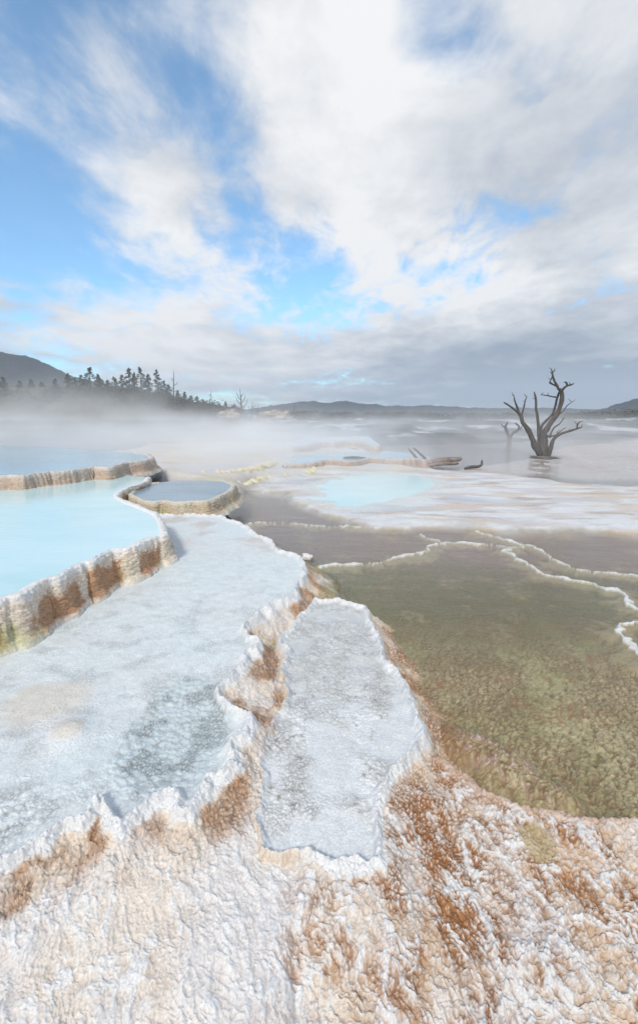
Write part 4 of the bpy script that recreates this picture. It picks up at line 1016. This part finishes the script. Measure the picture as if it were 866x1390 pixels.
def steam(name, lo, hi, dens, seed, hfall, steps=0.12, cover=0.5, scale=0.09, xr=.7):
    m, nt, out = new_mat('steam_' + str(seed)); L = nt.links.new
    pv = N(nt, 'ShaderNodeVolumePrincipled'); pv.inputs['Color'].default_value = (0.98, 0.99, 1.0, 1)
    tc = N(nt, 'ShaderNodeTexCoord')
    sp_ = N(nt, 'ShaderNodeSeparateXYZ'); L(tc.outputs['Generated'], sp_.inputs[0])
    mp = N(nt, 'ShaderNodeMapping'); mp.inputs['Location'].default_value = (seed * 3.7, seed * 1.3, 0); mp.inputs['Scale'].default_value = (1, 0.8, 1.5)
    L(tc.outputs['Object'], mp.inputs[0])
    n = N(nt, 'ShaderNodeTexNoise', i_Scale=scale, i_Detail=3.0, i_Roughness=0.55, i_Distortion=0.6); L(mp.outputs[0], n.inputs['Vector'])
    r = N(nt, 'ShaderNodeMapRange', i_From_Min=cover - 0.12, i_From_Max=cover + 0.22, interpolation_type='SMOOTHSTEP'); L(n.outputs[0], r.inputs['Value'])
    def edge(sock, a, b):
        e = N(nt, 'ShaderNodeMapRange', i_From_Min=a, i_From_Max=b, interpolation_type='SMOOTHSTEP'); L(sock, e.inputs['Value']); return e.outputs[0]
    terms = [r.outputs[0], edge(sp_.outputs['X'], 0, .3), edge(sp_.outputs['X'], 1, xr), edge(sp_.outputs['Y'], 0, .14), edge(sp_.outputs['Y'], 1, .7), edge(sp_.outputs['Z'], 1.0, hfall), edge(sp_.outputs['Z'], 0.8, hfall)]
    cur = terms[0]
    for t_ in terms[1:]:
        mm = N(nt, 'ShaderNodeMath', operation='MULTIPLY'); L(cur, mm.inputs[0]); L(t_, mm.inputs[1]); cur = mm.outputs[0]
    mm = N(nt, 'ShaderNodeMath', operation='MULTIPLY'); L(cur, mm.inputs[0]); mm.inputs[1].default_value = dens
    L(mm.outputs[0], pv.inputs['Density'])
    L(pv.outputs[0], out.inputs['Volume'])
    try: m.cycles.volume_step_rate = steps
    except Exception: pass
    return box(name, lo, hi, m)

steam('steam', (-62, 9.5, -0.23), (50, 66, 3.3), 0.22, 2, 0.0, 0.17, 0.55, 0.21, 0.6)      # bank over the upper pools and flats
steam('steam', (-75, 42, 0.3), (6, 98, 13.0), 0.045, 9, 0.0, 0.25, 0.50, 0.085, 0.6)       # thin plumes drifting up the slope
steam('steam', (-14, 8.5, 0.2), (6, 26, 2.4), 0.30, 14, 0.0, 0.2, 0.47, 0.3, 0.6)           # low steam on the pools at left
steam('steam', (1, 13, -0.23), (44, 62, 3.6), 0.035, 5, 0.0, 0.2, 0.47, 0.15)               # over the shallows by the dead tree

# ------------------------------------------------------------------ sun, sky with clouds
SUN_EL, SUN_AZ = R(44), R(-160)        # azimuth measured from straight ahead, negative to the left
sd = Vector((math.sin(SUN_AZ) * math.cos(SUN_EL), math.cos(SUN_AZ) * math.cos(SUN_EL), math.sin(SUN_EL)))
sl = bpy.data.lights.new('sun', 'SUN'); sl.energy = 1.6; sl.angle = R(10); sl.color = (1.0, 0.95, 0.88)
so = bpy.data.objects.new('sun', sl); link(so); so.rotation_euler = sd.to_track_quat('Z', 'Y').to_euler(); so.location = (-10, -5, 20)

w = bpy.data.worlds.new('World'); SC.world = w; w.use_nodes = True
nt = w.node_tree; nt.nodes.clear(); L = nt.links.new
out = N(nt, 'ShaderNodeOutputWorld'); bg = N(nt, 'ShaderNodeBackground', i_Strength=0.12)
sky = N(nt, 'ShaderNodeTexSky', sky_type='NISHITA', sun_disc=False)
sky.sun_elevation = SUN_EL; sky.sun_rotation = SUN_AZ; sky.altitude = 1900; sky.air_density = 1.0; sky.dust_density = 0.6; sky.ozone_density = 1.6
tc = N(nt, 'ShaderNodeTexCoord')
sep = N(nt, 'ShaderNodeSeparateXYZ'); L(tc.outputs['Generated'], sep.inputs[0])
def M(op, a, b=None, c=None, clamp=False):
    n = N(nt, 'ShaderNodeMath', operation=op, use_clamp=clamp)
    for i, v in enumerate((a, b, c)):
        if v is None: continue
        if isinstance(v, (int, float)): n.inputs[i].default_value = v
        else: L(v, n.inputs[i])
    return n.outputs[0]
def SS(v, a, b, lo=0.0, hi=1.0):
    n = N(nt, 'ShaderNodeMapRange', i_From_Min=a, i_From_Max=b, i_To_Min=lo, i_To_Max=hi, interpolation_type='SMOOTHSTEP'); L(v, n.inputs['Value']); return n.outputs[0]
az = M('ARCTAN2', sep.outputs['X'], sep.outputs['Y'])
el = M('ARCSINE', sep.outputs['Z'])
ae = N(nt, 'ShaderNodeCombineXYZ'); L(az, ae.inputs[0]); L(el, ae.inputs[1])
zz = M('ADD', M('MAXIMUM', sep.outputs['Z'], 0.0), 0.16)
pl = N(nt, 'ShaderNodeCombineXYZ'); L(M('DIVIDE', sep.outputs['X'], zz), pl.inputs[0]); L(M('DIVIDE', sep.outputs['Y'], zz), pl.inputs[1])
def blob(px, py, rx_, ry_, rot=0.0):
    """soft ellipse on the sky; centre and radii given as directions through photo pixels"""
    d = ray(px, py); d = d / np.linalg.norm(d)
    a0, e0 = math.atan2(d[0], d[1]), math.asin(d[2])
    mp = N(nt, 'ShaderNodeMapping', vector_type='TEXTURE'); L(ae.outputs[0], mp.inputs[0])
    mp.inputs['Location'].default_value = (a0, e0, 0); mp.inputs['Rotation'].default_value = (0, 0, R(rot))
    mp.inputs['Scale'].default_value = (rx_ / F_PX, ry_ / F_PX, 1)
    ln = N(nt, 'ShaderNodeVectorMath', operation='LENGTH'); L(mp.outputs[0], ln.inputs[0])
    return SS(ln.outputs['Value'], 1.0, 0.0)
def noise_n(vec, scale, detail, rough=0.6, dist=0.0, stretch=(1, 1, 1), rot=0, loc=(0, 0, 0)):
    mp = N(nt, 'ShaderNodeMapping'); L(vec, mp.inputs[0]); mp.inputs['Scale'].default_value = stretch; mp.inputs['Rotation'].default_value = (0, 0, R(rot)); mp.inputs['Location'].default_value = loc
    n = N(nt, 'ShaderNodeTexNoise', i_Scale=scale, i_Detail=detail, i_Roughness=rough, i_Distortion=dist); L(mp.outputs[0], n.inputs['Vector']); return n.outputs[0]

PLV = pl.outputs[0]
nbig = noise_n(PLV, 0.9, 7, 0.58, 0.4, loc=(3.1, 1.7, 0))
nfine = noise_n(PLV, 3.2, 6, 0.62, 0.3, stretch=(1.0, 0.75, 1), rot=25, loc=(1.2, 4.4, 0))
nrip = noise_n(PLV, 7.0, 6, 0.62, 0.5, stretch=(1.0, 0.55, 1), rot=-30)
cov = [(0.60, blob(450, 90, 220, 320, 12)), (0.55, blob(520, 260, 190, 190)), (0.55, blob(840, 170, 400, 520)), (0.42, blob(700, 440, 420, 210)), (0.42, blob(205, 160, 150, 60, -45)),
       (0.34, blob(90, 170, 220, 120, -30)), (0.45, blob(290, 320, 170, 170)), (0.50, blob(250, 450, 260, 150)), (0.25, blob(40, 30, 120, 90)), (0.42, blob(70, 460, 260, 75)), (0.22, blob(60, 380, 200, 90)), (0.5, blob(600, 530, 600, 110)),
       (-0.46, blob(430, 365, 120, 110, 0)), (-0.32, blob(570, 80, 110, 120, 20)), (-0.30, blob(640, 330, 160, 70, 0)), (0.30, blob(180, 60, 140, 110, 30)), (0.30, blob(140, 240, 120, 90, -20)), (-0.16, blob(640, 380, 200, 110, 0)), (-0.55, blob(50, 300, 170, 260)), (-0.30, blob(590, 30, 120, 60, -30)), (-0.25, blob(300, 220, 90, 120, 30)), (-0.25, blob(110, 130, 120, 130))]
cur = None
for wgt, b_ in cov:
    cur = M('MULTIPLY', b_, wgt) if cur is None else M('MULTIPLY_ADD', b_, wgt, cur)
cur = M('ADD', cur, SS(sep.outputs['Y'], 0.35, -0.3, 0.0, 0.75))
n_c = M('MULTIPLY_ADD', M('SUBTRACT', nbig, 0.5), 2.0, M('MULTIPLY', M('SUBTRACT', nfine, 0.5), 1.1))
n_c = M('MULTIPLY_ADD', M('SUBTRACT', nrip, 0.5), M('MULTIPLY_ADD', blob(600, 380, 520, 200), 1.3, 0.75), n_c)
cv = SS(M('ADD', cur, n_c), -0.15, 0.63, 0.08, 1.0)
# cloud body colour: bright tops, grey undersides
gr = M('MULTIPLY_ADD', M('SUBTRACT', noise_n(PLV, 1.3, 6, 0.6, 0.2, loc=(7, 2, 0)), 0.5), 1.5, 0.66)
gr = M('MULTIPLY_ADD', M('SUBTRACT', nfine, 0.5), 0.95, gr)
gr = M('MULTIPLY_ADD', M('SUBTRACT', nrip, 0.5), M('MULTIPLY', blob(560, 400, 480, 170), 0.9), gr)
gr = M('ADD', gr, M('MULTIPLY', blob(470, 110, 190, 210), 0.5))
gr = M('SUBTRACT', gr, M('MULTIPLY', blob(760, 520, 420, 120), 0.75))
gr = M('SUBTRACT', gr, M('MULTIPLY', blob(720, 250, 260, 260), 0.12))
gr = M('SUBTRACT', gr, M('MULTIPLY', SS(el, 0.10, 0.0), 0.22))
gr = M('ADD', gr, M('MULTIPLY', blob(570, 390, 380, 90), 0.45))
gr = M('ADD', gr, M('MULTIPLY', blob(250, 400, 260, 200), 0.35))
ramp = N(nt, 'ShaderNodeValToRGB'); L(gr, ramp.inputs[0])
cr = ramp.color_ramp; cr.elements[0].position = 0.0; cr.elements[0].color = (0.28, 0.345, 0.43, 1); cr.elements[1].position = 1.0; cr.elements[1].color = (0.90, 0.905, 0.915, 1)
e_ = cr.elements.new(0.5); e_.color = (0.56, 0.60, 0.66, 1)
csc = N(nt, 'ShaderNodeVectorMath', operation='SCALE'); L(ramp.outputs[0], csc.inputs[0]); csc.inputs['Scale'].default_value = 5.3
ssc = N(nt, 'ShaderNodeVectorMath', operation='MULTIPLY'); L(sky.outputs[0], ssc.inputs[0]); ssc.inputs[1].default_value = (0.78, 1.22, 1.28)
mx = N(nt, 'ShaderNodeMix', data_type='RGBA'); L(cv, mx.inputs[0]); L(ssc.outputs[0], mx.inputs[6]); L(csc.outputs[0], mx.inputs[7])
L(mx.outputs[2], bg.inputs['Color']); L(bg.outputs[0], out.inputs['Surface'])

# ------------------------------------------------------------------ camera and render settings
cam = bpy.data.cameras.new('camera'); cam.sensor_fit = 'VERTICAL'; cam.sensor_height = 36; cam.sensor_width = 36 * 866 / 1390
cam.lens = F_PX / 1390 * 36; cam.shift_y = -45 / 1390; cam.clip_start = 0.02; cam.clip_end = 9000
co = bpy.data.objects.new('camera', cam); link(co); co.location = (0, 0, H); co.rotation_euler = (R(90) - PITCH, 0, 0)
SC.camera = co
SC.view_settings.view_transform = 'Standard'; SC.view_settings.look = 'None'; SC.view_settings.gamma = 1; SC.view_settings.exposure = 0.72
SC.cycles.use_denoising = True
SC.cycles.volume_max_steps = 256
SC.cycles.volume_bounces = 3
SC.cycles.max_bounces = 6
SC.cycles.transparent_max_bounces = 12
